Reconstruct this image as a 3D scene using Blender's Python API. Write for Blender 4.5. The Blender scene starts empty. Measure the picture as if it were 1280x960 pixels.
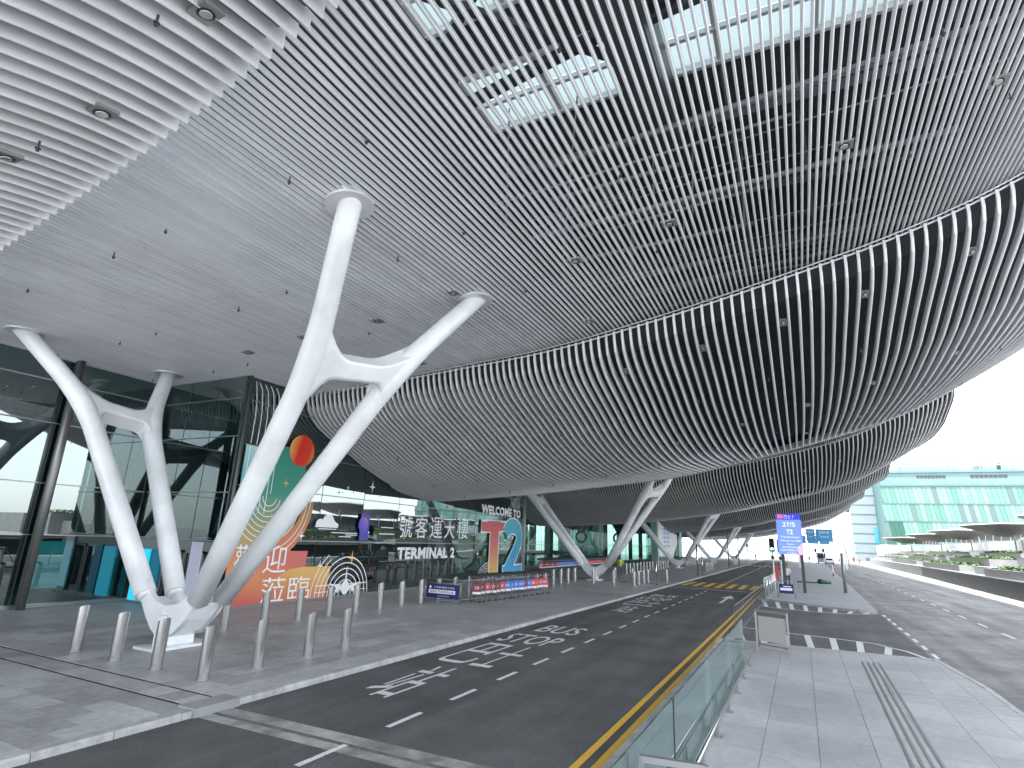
import bpy, math, random
import numpy as np
from mathutils import Vector, Matrix

random.seed(7)
R = math.radians
S = bpy.context.scene
COL = S.collection

# ------------------------------------------------------------------ camera
cam_d = bpy.data.cameras.new('camera')
cam = bpy.data.objects.new('camera', cam_d)
COL.objects.link(cam)
cam_d.sensor_width = 36.0
cam_d.lens = 36.0 * 706.0 / 1280.0
cam_d.clip_start = 0.05
cam_d.clip_end = 4000
cam.matrix_world = Matrix(((0.89647538, 0.08263779, 0.4353193, 0.0),
                           (0.44135053, -0.25359368, -0.86075546, 0.0),
                           (0.03926329, 0.96377448, -0.26381272, 2.85),
                           (0, 0, 0, 1)))
S.camera = cam

# ------------------------------------------------------------------ sky, sun, exposure
SUN_EL, SUN_AZ = 72.0, 184.0       # azimuth clockwise from +Y
world = bpy.data.worlds.new('World')
S.world = world
world.use_nodes = True
wn = world.node_tree
for n in list(wn.nodes):
    wn.nodes.remove(n)
sky = wn.nodes.new('ShaderNodeTexSky')
sky.sky_type = 'NISHITA'
sky.sun_disc = False
sky.sun_elevation = R(SUN_EL)
sky.sun_rotation = R(SUN_AZ)
sky.air_density = 1.0
sky.dust_density = 1.5
sky.ozone_density = 1.0
hs = wn.nodes.new('ShaderNodeHueSaturation')
hs.inputs['Saturation'].default_value = 0.6
bg = wn.nodes.new('ShaderNodeBackground')
bg.inputs['Strength'].default_value = 0.15
wo = wn.nodes.new('ShaderNodeOutputWorld')
veil = wn.nodes.new('ShaderNodeMix')          # thin bright overcast veil over the blue
veil.data_type = 'RGBA'
veil.inputs[0].default_value = 0.5
veil.inputs[7].default_value = (6.6, 7.0, 7.3, 1)
wn.links.new(sky.outputs[0], veil.inputs[6])
wn.links.new(veil.outputs[2], hs.inputs['Color'])
wn.links.new(hs.outputs[0], bg.inputs['Color'])
wn.links.new(bg.outputs[0], wo.inputs['Surface'])

sun_d = bpy.data.lights.new('sun', 'SUN')
sun_d.energy = 2.4
sun_d.angle = R(0.6)
sun_d.color = (1.0, 0.965, 0.91)
sun = bpy.data.objects.new('sun', sun_d)
COL.objects.link(sun)
sdir = Vector((math.sin(R(SUN_AZ)) * math.cos(R(SUN_EL)), math.cos(R(SUN_AZ)) * math.cos(R(SUN_EL)), math.sin(R(SUN_EL))))
sun.rotation_euler = sdir.to_track_quat('Z', 'Y').to_euler()

S.view_settings.view_transform = 'Standard'
S.view_settings.look = 'None'
S.view_settings.gamma = 1.0
S.view_settings.exposure = 2.2

# ------------------------------------------------------------------ materials
MATS = {}


def new_mat(name):
    m = bpy.data.materials.new(name)
    m.use_nodes = True
    nt = m.node_tree
    b = nt.nodes['Principled BSDF']
    return m, nt, b


def mat(name, color, rough=0.6, metal=0.0, var=0.0, scale=4.0, bump=0.0, bscale=60.0, objrand=0.0,
        stain=0.0, stscale=0.35, coat=0.0, spec=0.5, emit=0.0, stretch=None):
    if name in MATS:
        return MATS[name]
    m, nt, b = new_mat(name)
    b.inputs['Roughness'].default_value = rough
    b.inputs['Metallic'].default_value = metal
    b.inputs['Specular IOR Level'].default_value = spec
    if coat:
        b.inputs['Coat Weight'].default_value = coat
        b.inputs['Coat Roughness'].default_value = 0.05
    col = None
    N = nt.nodes.new
    L = nt.links.new
    rgb = N('ShaderNodeRGB')
    rgb.outputs[0].default_value = (*color, 1)
    col = rgb.outputs[0]
    geo = N('ShaderNodeNewGeometry')
    pos = geo.outputs['Position']
    if stretch:
        mp = N('ShaderNodeMapping')
        mp.inputs['Scale'].default_value = stretch
        L(pos, mp.inputs['Vector'])
        pos = mp.outputs[0]

    def scale_by(col, fac_socket, lo, hi):
        mr = N('ShaderNodeMapRange')
        mr.inputs['To Min'].default_value = lo
        mr.inputs['To Max'].default_value = hi
        L(fac_socket, mr.inputs['Value'])
        vm = N('ShaderNodeVectorMath')
        vm.operation = 'SCALE'
        L(col, vm.inputs[0])
        L(mr.outputs[0], vm.inputs['Scale'])
        return vm.outputs[0], mr
    if var:
        t = N('ShaderNodeTexNoise')
        t.inputs['Scale'].default_value = scale
        t.inputs['Detail'].default_value = 6
        L(pos, t.inputs['Vector'])
        col, mr = scale_by(col, t.outputs['Fac'], 1 - var, 1 + var)
        mr.inputs['From Min'].default_value = 0.25
        mr.inputs['From Max'].default_value = 0.75
    if stain:
        t = N('ShaderNodeTexNoise')
        t.inputs['Scale'].default_value = stscale
        t.inputs['Detail'].default_value = 5
        t.inputs['Roughness'].default_value = 0.6
        L(pos, t.inputs['Vector'])
        col, mr = scale_by(col, t.outputs['Fac'], 1 - stain, 1 + stain * 0.5)
        mr.inputs['From Min'].default_value = 0.35
        mr.inputs['From Max'].default_value = 0.6
    if objrand:
        oi = N('ShaderNodeObjectInfo')
        col, mr = scale_by(col, oi.outputs['Random'], 1 - objrand, 1 + objrand)
    L(col, b.inputs['Base Color'])
    if emit:
        L(col, b.inputs['Emission Color'])
        b.inputs['Emission Strength'].default_value = emit
    if bump:
        t = N('ShaderNodeTexNoise')
        t.inputs['Scale'].default_value = bscale
        t.inputs['Detail'].default_value = 4
        L(pos, t.inputs['Vector'])
        bp = N('ShaderNodeBump')
        bp.inputs['Strength'].default_value = bump
        bp.inputs['Distance'].default_value = 0.01
        L(t.outputs['Fac'], bp.inputs['Height'])
        L(bp.outputs[0], b.inputs['Normal'])
    MATS[name] = m
    return m


def grad_mat(name, axis, stops, rough=0.5, spec=0.3):
    """flat print whose ink changes along one world axis: stops = [(pos, rgb), ...]"""
    m, nt, b = new_mat(name)
    b.inputs['Roughness'].default_value = rough
    b.inputs['Specular IOR Level'].default_value = spec
    N = nt.nodes.new
    L = nt.links.new
    geo = N('ShaderNodeNewGeometry')
    dot = N('ShaderNodeVectorMath')
    dot.operation = 'DOT_PRODUCT'
    dot.inputs[1].default_value = axis
    L(geo.outputs['Position'], dot.inputs[0])
    lo, hi = stops[0][0], stops[-1][0]
    mr = N('ShaderNodeMapRange')
    mr.inputs['From Min'].default_value = lo
    mr.inputs['From Max'].default_value = hi
    L(dot.outputs['Value'], mr.inputs['Value'])
    cr = N('ShaderNodeValToRGB')
    el = cr.color_ramp.elements
    while len(el) < len(stops):
        el.new(0.5)
    for e, (p, c) in zip(el, stops):
        e.position = (p - lo) / (hi - lo)
        e.color = (*c, 1)
    L(mr.outputs[0], cr.inputs[0])
    L(cr.outputs[0], b.inputs['Base Color'])
    MATS[name] = m
    return m


def glass_mat(name, tint, gloss, ior=1.6, rough=0.0, milkiness=0.0):
    m = bpy.data.materials.new(name)
    m.use_nodes = True
    nt = m.node_tree
    for n in list(nt.nodes):
        nt.nodes.remove(n)
    N = nt.nodes.new
    L = nt.links.new
    out = N('ShaderNodeOutputMaterial')
    tr = N('ShaderNodeBsdfTransparent')
    tr.inputs['Color'].default_value = (*tint, 1)
    gl = N('ShaderNodeBsdfGlossy')
    gl.inputs['Roughness'].default_value = rough
    gl.inputs['Color'].default_value = (0.86, 0.97, 0.98, 1)
    fr = N('ShaderNodeFresnel')
    fr.inputs['IOR'].default_value = ior
    ad = N('ShaderNodeMath')
    ad.operation = 'ADD'
    ad.use_clamp = True
    ad.inputs[1].default_value = gloss
    L(fr.outputs[0], ad.inputs[0])
    mx = N('ShaderNodeMixShader')
    L(ad.outputs[0], mx.inputs[0])
    L(tr.outputs[0], mx.inputs[1])
    L(gl.outputs[0], mx.inputs[2])
    last = mx.outputs[0]
    if milkiness:  # even pale diffuse share mixed in to lighten the glass
        df = N('ShaderNodeBsdfDiffuse')
        df.inputs['Color'].default_value = (0.66, 0.80, 0.78, 1)
        m2 = N('ShaderNodeMixShader')
        m2.inputs[0].default_value = milkiness
        L(last, m2.inputs[1])
        L(df.outputs[0], m2.inputs[2])
        last = m2.outputs[0]
    # slight waviness so that mirror images bend a little from pane to pane
    oi = N('ShaderNodeObjectInfo')
    geo = N('ShaderNodeNewGeometry')
    t = N('ShaderNodeTexNoise')
    t.noise_dimensions = '4D'
    t.inputs['Scale'].default_value = 0.35
    t.inputs['Detail'].default_value = 1
    ml = N('ShaderNodeMath')
    ml.operation = 'MULTIPLY'
    ml.inputs[1].default_value = 20
    L(oi.outputs['Random'], ml.inputs[0])
    L(ml.outputs[0], t.inputs['W'])
    L(geo.outputs['Position'], t.inputs['Vector'])
    bp = N('ShaderNodeBump')
    bp.inputs['Strength'].default_value = 0.25
    bp.inputs['Distance'].default_value = 0.03
    L(t.outputs['Fac'], bp.inputs['Height'])
    L(bp.outputs[0], gl.inputs['Normal'])
    L(last, out.inputs['Surface'])
    MATS[name] = m
    return m


def asphalt(name, base, patch=0.25, light=(0.0, 0.0)):
    """worn asphalt: fine aggregate, broad wheel-track wear along the road, oil stains"""
    m, nt, b = new_mat(name)
    N = nt.nodes.new
    L = nt.links.new
    geo = N('ShaderNodeNewGeometry')
    fine = N('ShaderNodeTexNoise')
    fine.inputs['Scale'].default_value = 45
    fine.inputs['Detail'].default_value = 5
    fine.inputs['Roughness'].default_value = 0.75
    L(geo.outputs['Position'], fine.inputs['Vector'])
    mp = N('ShaderNodeMapping')
    mp.inputs['Scale'].default_value = (1.1, 0.07, 1)
    L(geo.outputs['Position'], mp.inputs['Vector'])
    track = N('ShaderNodeTexNoise')
    track.inputs['Scale'].default_value = 1.0
    track.inputs['Detail'].default_value = 5
    track.inputs['Roughness'].default_value = 0.62
    L(mp.outputs[0], track.inputs['Vector'])
    blot = N('ShaderNodeTexNoise')
    blot.inputs['Scale'].default_value = 0.45
    blot.inputs['Detail'].default_value = 7
    blot.inputs['Roughness'].default_value = 0.65
    L(geo.outputs['Position'], blot.inputs['Vector'])

    def mr(sock, a, b_, lo, hi):
        r = N('ShaderNodeMapRange')
        r.inputs['From Min'].default_value = a
        r.inputs['From Max'].default_value = b_
        r.inputs['To Min'].default_value = lo
        r.inputs['To Max'].default_value = hi
        L(sock, r.inputs['Value'])
        return r.outputs[0]

    def mul(a, b_):
        q = N('ShaderNodeMath')
        q.operation = 'MULTIPLY'
        L(a, q.inputs[0])
        L(b_, q.inputs[1])
        return q.outputs[0]
    f = mul(mul(mr(fine.outputs['Fac'], 0.3, 0.7, 0.6, 1.4), mr(track.outputs['Fac'], 0.3, 0.7, 1 - patch, 1 + patch)),
            mr(blot.outputs['Fac'], 0.35, 0.62, 1 - patch, 1 + patch * 0.6))
    vm = N('ShaderNodeVectorMath')
    vm.operation = 'SCALE'
    vm.inputs[0].default_value = base
    L(f, vm.inputs['Scale'])
    L(vm.outputs[0], b.inputs['Base Color'])
    b.inputs['Roughness'].default_value = 0.8
    b.inputs['Specular IOR Level'].default_value = 0.35
    bp = N('ShaderNodeBump')
    bp.inputs['Strength'].default_value = 0.5
    bp.inputs['Distance'].default_value = 0.006
    L(fine.outputs['Fac'], bp.inputs['Height'])
    L(bp.outputs[0], b.inputs['Normal'])
    MATS[name] = m
    return m


def paint_mat(name, color, wear=0.35):
    """road paint worn through in specks"""
    m, nt, b = new_mat(name)
    N = nt.nodes.new
    L = nt.links.new
    geo = N('ShaderNodeNewGeometry')
    t = N('ShaderNodeTexNoise')
    t.inputs['Scale'].default_value = 14
    t.inputs['Detail'].default_value = 8
    t.inputs['Roughness'].default_value = 0.8
    L(geo.outputs['Position'], t.inputs['Vector'])
    cr = N('ShaderNodeValToRGB')
    cr.color_ramp.elements[0].position = wear
    cr.color_ramp.elements[0].color = (color[0] * .35, color[1] * .35, color[2] * .35, 1)
    cr.color_ramp.elements[1].position = wear + 0.12
    cr.color_ramp.elements[1].color = (*color, 1)
    L(t.outputs['Fac'], cr.inputs[0])
    L(cr.outputs[0], b.inputs['Base Color'])
    b.inputs['Roughness'].default_value = 0.6
    MATS[name] = m
    return m


M_SLAT = mat('slat_aluminium', (0.70, 0.705, 0.735), rough=0.34, metal=0.18, var=0.08, scale=0.7, objrand=0.06)
M_BACK = mat('soffit_membrane', (0.022, 0.025, 0.03), rough=0.8, var=0.5, scale=1.2)
M_ROOF = mat('roof_deck', (0.06, 0.065, 0.07), rough=0.8, var=0.3)
M_RAIL = mat('edge_aluminium', (0.68, 0.69, 0.71), rough=0.35, metal=0.3)
M_TRUSS = mat('truss_paint', (0.035, 0.04, 0.045), rough=0.5, var=0.2)
M_PIPE = mat('galvanised_pipe', (0.14, 0.16, 0.165), rough=0.5, metal=0.2)
M_WHITE = mat('white_steel_paint', (0.80, 0.82, 0.84), rough=0.32, var=0.04, scale=1.0, stain=0.09, stscale=1.1, coat=0.2)
M_STEEL = mat('brushed_steel', (0.66, 0.65, 0.64), rough=0.19, metal=1.0, var=0.03, scale=3, stretch=(1, 1, 0.1))
M_STEELCAP = mat('steel_cap', (0.30, 0.29, 0.28), rough=0.45, metal=0.9)
M_GREYSTEEL = mat('grey_steel', (0.30, 0.305, 0.31), rough=0.4, metal=0.6)
M_DARK = mat('dark_grey_paint', (0.05, 0.052, 0.058), rough=0.45)
M_BLACK = mat('black_plastic', (0.012, 0.012, 0.013), rough=0.45)
M_MULL = mat('mullion_aluminium', (0.10, 0.115, 0.12), rough=0.35, metal=0.6)
M_TRANSOM = mat('transom_aluminium', (0.32, 0.36, 0.37), rough=0.3, metal=0.7)
M_FGLASS = glass_mat('facade_glass', (0.17, 0.34, 0.30), 0.19, ior=1.7)
M_FGLASS2 = glass_mat('clear_facade_glass', (0.24, 0.44, 0.38), 0.08, ior=1.5)
M_RGLASS = glass_mat('railing_glass', (0.93, 0.98, 0.97), 0.06, ior=1.55, milkiness=0.04)
M_GRANITE = mat('granite_paver', (0.38, 0.38, 0.388), rough=0.55, var=0.16, scale=9, objrand=0.20, stain=0.24, stscale=0.5, bump=0.15)
M_GRANITE_F = mat('granite_paving', (0.37, 0.37, 0.378), rough=0.55, var=0.14, scale=5, stain=0.22, stscale=0.25)
M_JOINT = mat('paving_bed', (0.12, 0.12, 0.125), rough=0.9, var=0.2)
M_LIGHTPAVER = mat('pale_granite', (0.375, 0.375, 0.39), rough=0.6, var=0.10, scale=8, objrand=0.09, stain=0.18, stscale=0.4, bump=0.1)
M_LIGHTPAVE_F = mat('pale_paving', (0.36, 0.36, 0.375), rough=0.6, var=0.10, scale=5, stain=0.1)
M_KERB = mat('kerb_granite', (0.40, 0.40, 0.40), rough=0.65, var=0.18, scale=6, stain=0.18, stscale=1.5, objrand=0.06, bump=0.2)
M_CHANNEL = mat('channel_concrete', (0.30, 0.30, 0.29), rough=0.75, var=0.22, scale=4, stain=0.4, stscale=1.0)
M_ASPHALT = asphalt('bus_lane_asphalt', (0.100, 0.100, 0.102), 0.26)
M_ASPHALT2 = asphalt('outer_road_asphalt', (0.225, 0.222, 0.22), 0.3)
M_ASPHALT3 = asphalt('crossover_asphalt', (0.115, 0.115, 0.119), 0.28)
M_GROUND = mat('far_ground', (0.30, 0.31, 0.30), rough=0.9, var=0.2, scale=0.05)
M_PWHITE = paint_mat('white_road_paint', (0.72, 0.73, 0.72), 0.36)
M_PYEL = paint_mat('yellow_road_paint', (0.78, 0.47, 0.06), 0.34)
M_LWHITE = mat('white_vinyl', (0.90, 0.91, 0.92), rough=0.5)
M_CONC = mat('pale_stone', (0.29, 0.29, 0.295), rough=0.6, var=0.08, scale=1.5, stain=0.12, stscale=0.7)
M_DKSTONE = mat('wet_dark_stone', (0.035, 0.038, 0.042), rough=0.5, spec=0.25, var=0.35, scale=1.2, stretch=(1, 1, 0.15))
M_WATERFALL = mat('waterfall_stone', (0.28, 0.31, 0.36), rough=0.3, var=0.6, scale=2.5, stretch=(1, 1.6, 0.12))
M_HEDGE = mat('hedge_leaf', (0.07, 0.13, 0.035), rough=0.6, var=0.5, scale=1.4, objrand=0.2)
M_SOIL = mat('planting_soil', (0.05, 0.045, 0.03), rough=0.9)
M_NAVY = mat('navy_panel', (0.02, 0.025, 0.16), rough=0.4)
M_BLUEP = mat('blue_panel', (0.05, 0.17, 0.72), rough=0.4)
M_REDP = mat('red_panel', (0.65, 0.05, 0.08), rough=0.4)
M_MAROON = mat('maroon_panel', (0.22, 0.015, 0.03), rough=0.45)
M_SKIN = mat('skin', (0.45, 0.26, 0.18), rough=0.55)
M_HAIR = mat('black_hair', (0.015, 0.012, 0.01), rough=0.6)


# ------------------------------------------------------------------ mesh helpers
class MB:
    def __init__(self):
        self.v, self.f, self.m, self.sm = [], [], [], []

    def face(self, idx, mi=0, smooth=False):
        self.f.append(idx)
        self.m.append(mi)
        self.sm.append(smooth)

    def box(self, x0, x1, y0, y1, z0, z1, mi=0, bot=None):
        n = len(self.v)
        self.v += [(x0, y0, z0), (x1, y0, z0), (x1, y1, z0), (x0, y1, z0), (x0, y0, z1), (x1, y0, z1), (x1, y1, z1), (x0, y1, z1)]
        for q in ((0, 3, 2, 1), (4, 5, 6, 7), (0, 1, 5, 4), (1, 2, 6, 5), (2, 3, 7, 6), (3, 0, 4, 7)):
            self.face([n + i for i in q], mi)
        return self

    def quad(self, a, b, c, d, mi=0):
        n = len(self.v)
        self.v += [tuple(a), tuple(b), tuple(c), tuple(d)]
        self.face([n, n + 1, n + 2, n + 3], mi)
        return self

    def poly(self, pts, mi=0):
        n = len(self.v)
        self.v += [tuple(p) for p in pts]
        self.face(list(range(n, n + len(pts))), mi)
        return self

    def slab(self, pts, off, mi=0):
        """closed prism: polygon pts (3D) extruded by vector off"""
        n = len(self.v)
        k = len(pts)
        self.v += [tuple(p) for p in pts] + [(p[0] + off[0], p[1] + off[1], p[2] + off[2]) for p in pts]
        self.face(list(range(n, n + k))[::-1], mi)
        self.face(list(range(n + k, n + 2 * k)), mi)
        for i in range(k):
            j = (i + 1) % k
            self.face([n + i, n + j, n + k + j, n + k + i], mi)
        return self

    def tube(self, path, rad, seg=8, mi=0, caps=True, smooth=True, up=None):
        path = [Vector(p) for p in path]
        if not hasattr(rad, '__len__'):
            rad = [rad] * len(path)
        n0 = len(self.v)
        prev = None
        for i, p in enumerate(path):
            if i == 0:
                t = path[1] - p
            elif i == len(path) - 1:
                t = p - path[i - 1]
            else:
                t = (path[i + 1] - p).normalized() + (p - path[i - 1]).normalized()
            t.normalize()
            if prev is None:
                a = Vector((0, 0, 1)) if abs(t.z) < 0.9 else Vector((0, 1, 0))
                u = t.cross(a).normalized()
            else:
                u = (prev - t * prev.dot(t)).normalized()
            prev = u
            w = t.cross(u)
            for k in range(seg):
                an = 2 * math.pi * k / seg
                q = p + (u * math.cos(an) + w * math.sin(an)) * rad[i]
                self.v.append(tuple(q))
        for i in range(len(path) - 1):
            for k in range(seg):
                k2 = (k + 1) % seg
                a = n0 + i * seg
                self.face([a + k, a + k2, a + seg + k2, a + seg + k], mi, smooth)
        if caps:
            self.face([n0 + k for k in range(seg)][::-1], mi)
            e = n0 + (len(path) - 1) * seg
            self.face([e + k for k in range(seg)], mi)
        return self

    def bar(self, a, b, w, h, mi=0):
        """rectangular bar between two points (w horizontal, h vertical)"""
        a, b = Vector(a), Vector(b)
        t = (b - a).normalized()
        up = Vector((0, 0, 1)) if abs(t.z) < 0.95 else Vector((0, 1, 0))
        s = t.cross(up).normalized()
        u = s.cross(t)
        n = len(self.v)
        for p in (a, b):
            for (i, j) in ((-1, -1), (1, -1), (1, 1), (-1, 1)):
                self.v.append(tuple(p + s * (i * w / 2) + u * (j * h / 2)))
        for q in ((0, 1, 2, 3), (7, 6, 5, 4), (0, 4, 5, 1), (1, 5, 6, 2), (2, 6, 7, 3), (3, 7, 4, 0)):
            self.face([n + i for i in q], mi)
        return self

    def cyl(self, c, r, z0, z1, seg=16, mi=0, r1=None):
        return self.tube([(c[0], c[1], z0), (c[0], c[1], z1)], [r, r if r1 is None else r1], seg, mi)

    def mesh(self, name, origin=(0, 0, 0), mats=()):
        me = bpy.data.meshes.new(name)
        o = origin
        me.from_pydata([(a - o[0], b - o[1], c - o[2]) for a, b, c in self.v], [], self.f)
        for mm in mats:
            me.materials.append(mm)
        me.polygons.foreach_set('material_index', self.m)
        me.polygons.foreach_set('use_smooth', self.sm)
        me.update()
        return me

    def build(self, name, mats, parent=None, world=True, origin=None, **props):
        if not isinstance(mats, (list, tuple)):
            mats = [mats]
        o0 = (0, 0, 0)
        if parent is not None and world:
            o0 = tuple(wloc(parent))
        elif origin is not None:
            o0 = origin
        me = self.mesh(name, o0, mats)
        ob = bpy.data.objects.new(name, me)
        COL.objects.link(ob)
        if parent is not None:
            ob.parent = parent
        elif origin is not None:
            ob.location = origin
        for k, v in props.items():
            ob[k] = v
        return ob


def wloc(o):
    v = Vector((0, 0, 0))
    while o is not None:
        v = v + o.location
        o = o.parent
    return v


def thing(name, label, cat, loc=(0, 0, 0), rz=0, group=None):
    o = bpy.data.objects.new(name, None)
    COL.objects.link(o)
    o.empty_display_size = 0.2
    o.location = loc
    o.rotation_euler = (0, 0, rz)
    o['label'] = label
    o['category'] = cat
    if group:
        o['group'] = group
    return o


def tag(o, label, cat, group=None):
    o['label'] = label
    o['category'] = cat
    if group:
        o['group'] = group
    return o


def dup(root, loc, rz=None, label=None, group=None):
    r = root.copy()
    COL.objects.link(r)
    r.location = loc
    if rz is not None:
        r.rotation_euler = (0, 0, rz)
    if label:
        r['label'] = label
    if group:
        r['group'] = group
    for ch in list(root.children):
        c = ch.copy()
        COL.objects.link(c)
        c.parent = r
        for g in ch.children:
            d = g.copy()
            COL.objects.link(d)
            d.parent = c
    return r


def inst(name, me, loc, parent=None, **props):
    ob = bpy.data.objects.new(name, me)
    COL.objects.link(ob)
    if parent is not None:
        pl = wloc(parent)
        ob.parent = parent
        ob.location = (loc[0] - pl.x, loc[1] - pl.y, loc[2] - pl.z)
    else:
        ob.location = loc
    for k, v in props.items():
        ob[k] = v
    return ob


ORD = ['first', 'second', 'third', 'fourth', 'fifth', 'sixth', 'seventh', 'eighth', 'ninth', 'tenth', 'eleventh', 'twelfth',
       'thirteenth', 'fourteenth', 'fifteenth', 'sixteenth', 'seventeenth', 'eighteenth', 'nineteenth', 'twentieth'] + \
      ['%d%s' % (i, {1: 'st', 2: 'nd', 3: 'rd'}.get(i % 10, 'th')) for i in range(21, 80)]


def text_data(body, bold=0.0, res=3, shear=0.0, spacing=1.0):
    cu = bpy.data.curves.new('lettering', 'FONT')
    cu.body = body
    cu.size = 1.0
    cu.offset = bold
    cu.resolution_u = res
    cu.shear = shear
    cu.space_character = spacing
    ob = bpy.data.objects.new('lettering', cu)
    COL.objects.link(ob)
    dg = bpy.context.evaluated_depsgraph_get()
    ev = ob.evaluated_get(dg)
    me = ev.to_mesh()
    vs = [tuple(v.co) for v in me.vertices]
    fs = [list(p.vertices) for p in me.polygons]
    ev.to_mesh_clear()
    bpy.data.objects.remove(ob)
    bpy.data.curves.remove(cu)
    return vs, fs


def _cjk(t):
    return any(ord(ch) > 0x2e80 for ch in t)


def add_text(mb, body, u0, u1, v0, v1, fn, mi=0, bold=0.0, res=3, d=0.0, shear=0.0, spacing=1.0):
    """text fitted into the rectangle u0..u1 x v0..v1 and mapped by fn(u, v, d) into the world"""
    vs, fs = text_data(body, 0.0 if _cjk(body) else bold, res, shear, spacing)
    if not vs:
        return mb
    xs = [v[0] for v in vs]
    ys = [v[1] for v in vs]
    ax, bx, ay, by = min(xs), max(xs), min(ys), max(ys)
    n = len(mb.v)
    for v in vs:
        u = u0 + (u1 - u0) * (v[0] - ax) / max(bx - ax, 1e-6)
        w = v0 + (v1 - v0) * (v[1] - ay) / max(by - ay, 1e-6)
        mb.v.append(tuple(fn(u, w, d)))
    for f in fs:
        mb.face([n + i for i in f], mi)
    return mb


def strip(mb, pts, w, fn, d=0.0, mi=0, closed=False):
    """flat ribbon along a 2D polyline"""
    k = len(pts)
    n = len(mb.v)
    for i, p in enumerate(pts):
        a = pts[(i - 1) % k] if (i > 0 or closed) else pts[i]
        b = pts[(i + 1) % k] if (i < k - 1 or closed) else pts[i]
        t = Vector((b[0] - a[0], b[1] - a[1]))
        t.normalize()
        nx, ny = -t.y * w / 2, t.x * w / 2
        mb.v.append(tuple(fn(p[0] + nx, p[1] + ny, d)))
        mb.v.append(tuple(fn(p[0] - nx, p[1] - ny, d)))
    for i in range(k if closed else k - 1):
        j = (i + 1) % k
        mb.face([n + 2 * i, n + 2 * i + 1, n + 2 * j + 1, n + 2 * j], mi)
    return mb


def arc(cx, cy, rx, ry, a0, a1, n=24):
    return [(cx + rx * math.cos(R(a0 + (a1 - a0) * i / n)), cy + ry * math.sin(R(a0 + (a1 - a0) * i / n))) for i in range(n + 1)]


def struct(o):
    o['kind'] = 'structure'
    return o


# ================================================================== GROUND
PZ = 0.02     # pavement level
RZ = -0.08    # road level
b = MB()
b.quad((-1500, -300, -0.30), (1500, -300, -0.30), (1500, 3000, -0.30), (-1500, 3000, -0.30))
struct(b.build('ground', M_GROUND))
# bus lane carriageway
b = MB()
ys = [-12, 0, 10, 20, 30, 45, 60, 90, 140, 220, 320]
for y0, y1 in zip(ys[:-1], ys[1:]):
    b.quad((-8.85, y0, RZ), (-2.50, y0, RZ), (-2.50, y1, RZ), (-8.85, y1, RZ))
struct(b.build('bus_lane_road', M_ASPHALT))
# outer road
KX = [(-12, 5.0), (6, 4.2), (10, 3.85), (15.2, 3.55), (17.5, 3.55), (21.3, 3.2), (35.4, 3.2), (64, 3.6), (106, 4.1), (160, 5.0), (320, 8.0)]
kx = lambda y: float(np.interp(y, [p[0] for p in KX], [p[1] for p in KX]))
WX = [(-12, 13.2), (40, 13.5), (55, 13.9), (77, 14.5), (100, 15.3), (160, 17.5), (271, 22.3), (320, 25)]
wxr = lambda y: float(np.interp(y, [p[0] for p in WX], [p[1] for p in WX]))
b = MB()
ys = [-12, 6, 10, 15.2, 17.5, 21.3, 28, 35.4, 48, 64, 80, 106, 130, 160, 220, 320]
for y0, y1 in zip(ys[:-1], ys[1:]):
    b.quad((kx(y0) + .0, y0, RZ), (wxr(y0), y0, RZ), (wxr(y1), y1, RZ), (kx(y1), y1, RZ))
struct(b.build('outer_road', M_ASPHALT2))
# strip beside the fountain wall, coloured paler to stand for sunlight on the road
b = MB()
for y0, y1 in zip(ys[:-1], ys[1:]):
    b.quad((wxr(y0) - 1.6, y0, RZ + .004), (wxr(y0), y0, RZ + .004), (wxr(y1), y1, RZ + .004), (wxr(y1) - 1.6, y1, RZ + .004))
struct(b.build('sunlit_road_strip', mat('sunlit_road_pale', (0.36, 0.36, 0.36), rough=0.8, var=0.25, scale=1.5, stain=0.3, stscale=0.3)))
# crossover between the two roads (Y 21.3..35.3)
cross_near = [(-2.5, 20.9), (-0.58, 20.9), (3.20, 21.25)]
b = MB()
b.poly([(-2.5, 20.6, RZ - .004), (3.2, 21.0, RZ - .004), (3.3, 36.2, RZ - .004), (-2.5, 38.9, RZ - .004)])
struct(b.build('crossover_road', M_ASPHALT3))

# ---- left pavement: bed, pavers, far sheet
b = MB()
b.box(-50, -9.07, -12, 320, -0.28, 0.004)
lp = struct(b.build('left_pavement', M_JOINT))
pv = MB()
gap = 0.007
L_, W_ = 1.2, 0.6
pv.box(gap / 2, W_ - gap / 2, gap / 2, L_ - gap / 2, -0.03, 0.0)
paver_me = pv.mesh('paver', mats=[M_GRANITE])
cnt = 0
rest = MB()
cells = []
ix = 0
x = -9.07 - W_
while x > -23.4:
    y = 7.52 + (0.6 if ix % 2 else 0.0) - 1.2
    while y < 44:
        cells.append((x, y))
        y += L_
    x -= W_
    ix += 1


def cdist(c):
    return math.hypot(c[0] + 6, c[1] - 4)


def infoot(x, y):      # keep clear of the two drain slots
    return y > 7.45


cells = [c for c in cells if c[1] >= 6.3]
cells.sort(key=cdist)
for c in cells:
    y0, y1 = max(c[1], 7.52), c[1] + L_
    if y1 - y0 < 0.1:
        continue
    if cnt < 105 and y1 - y0 > 1.1:
        inst('paver', paver_me, (c[0], c[1], PZ + random.uniform(-.0012, .0012)), lp)
        cnt += 1
    else:
        rest.box(c[0] + gap / 2, c[0] + W_ - gap / 2, y0 + gap / 2, y1 - gap / 2, -0.01, PZ)
rest.box(-50, -9.07, 45.6, 320, -0.01, PZ)
rest.box(-50, -23.41, 7.52, 45.6, -0.01, PZ)
ro = rest.build('far_pavers', M_GRANITE_F, lp)
ro['kind'] = 'stuff'
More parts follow.
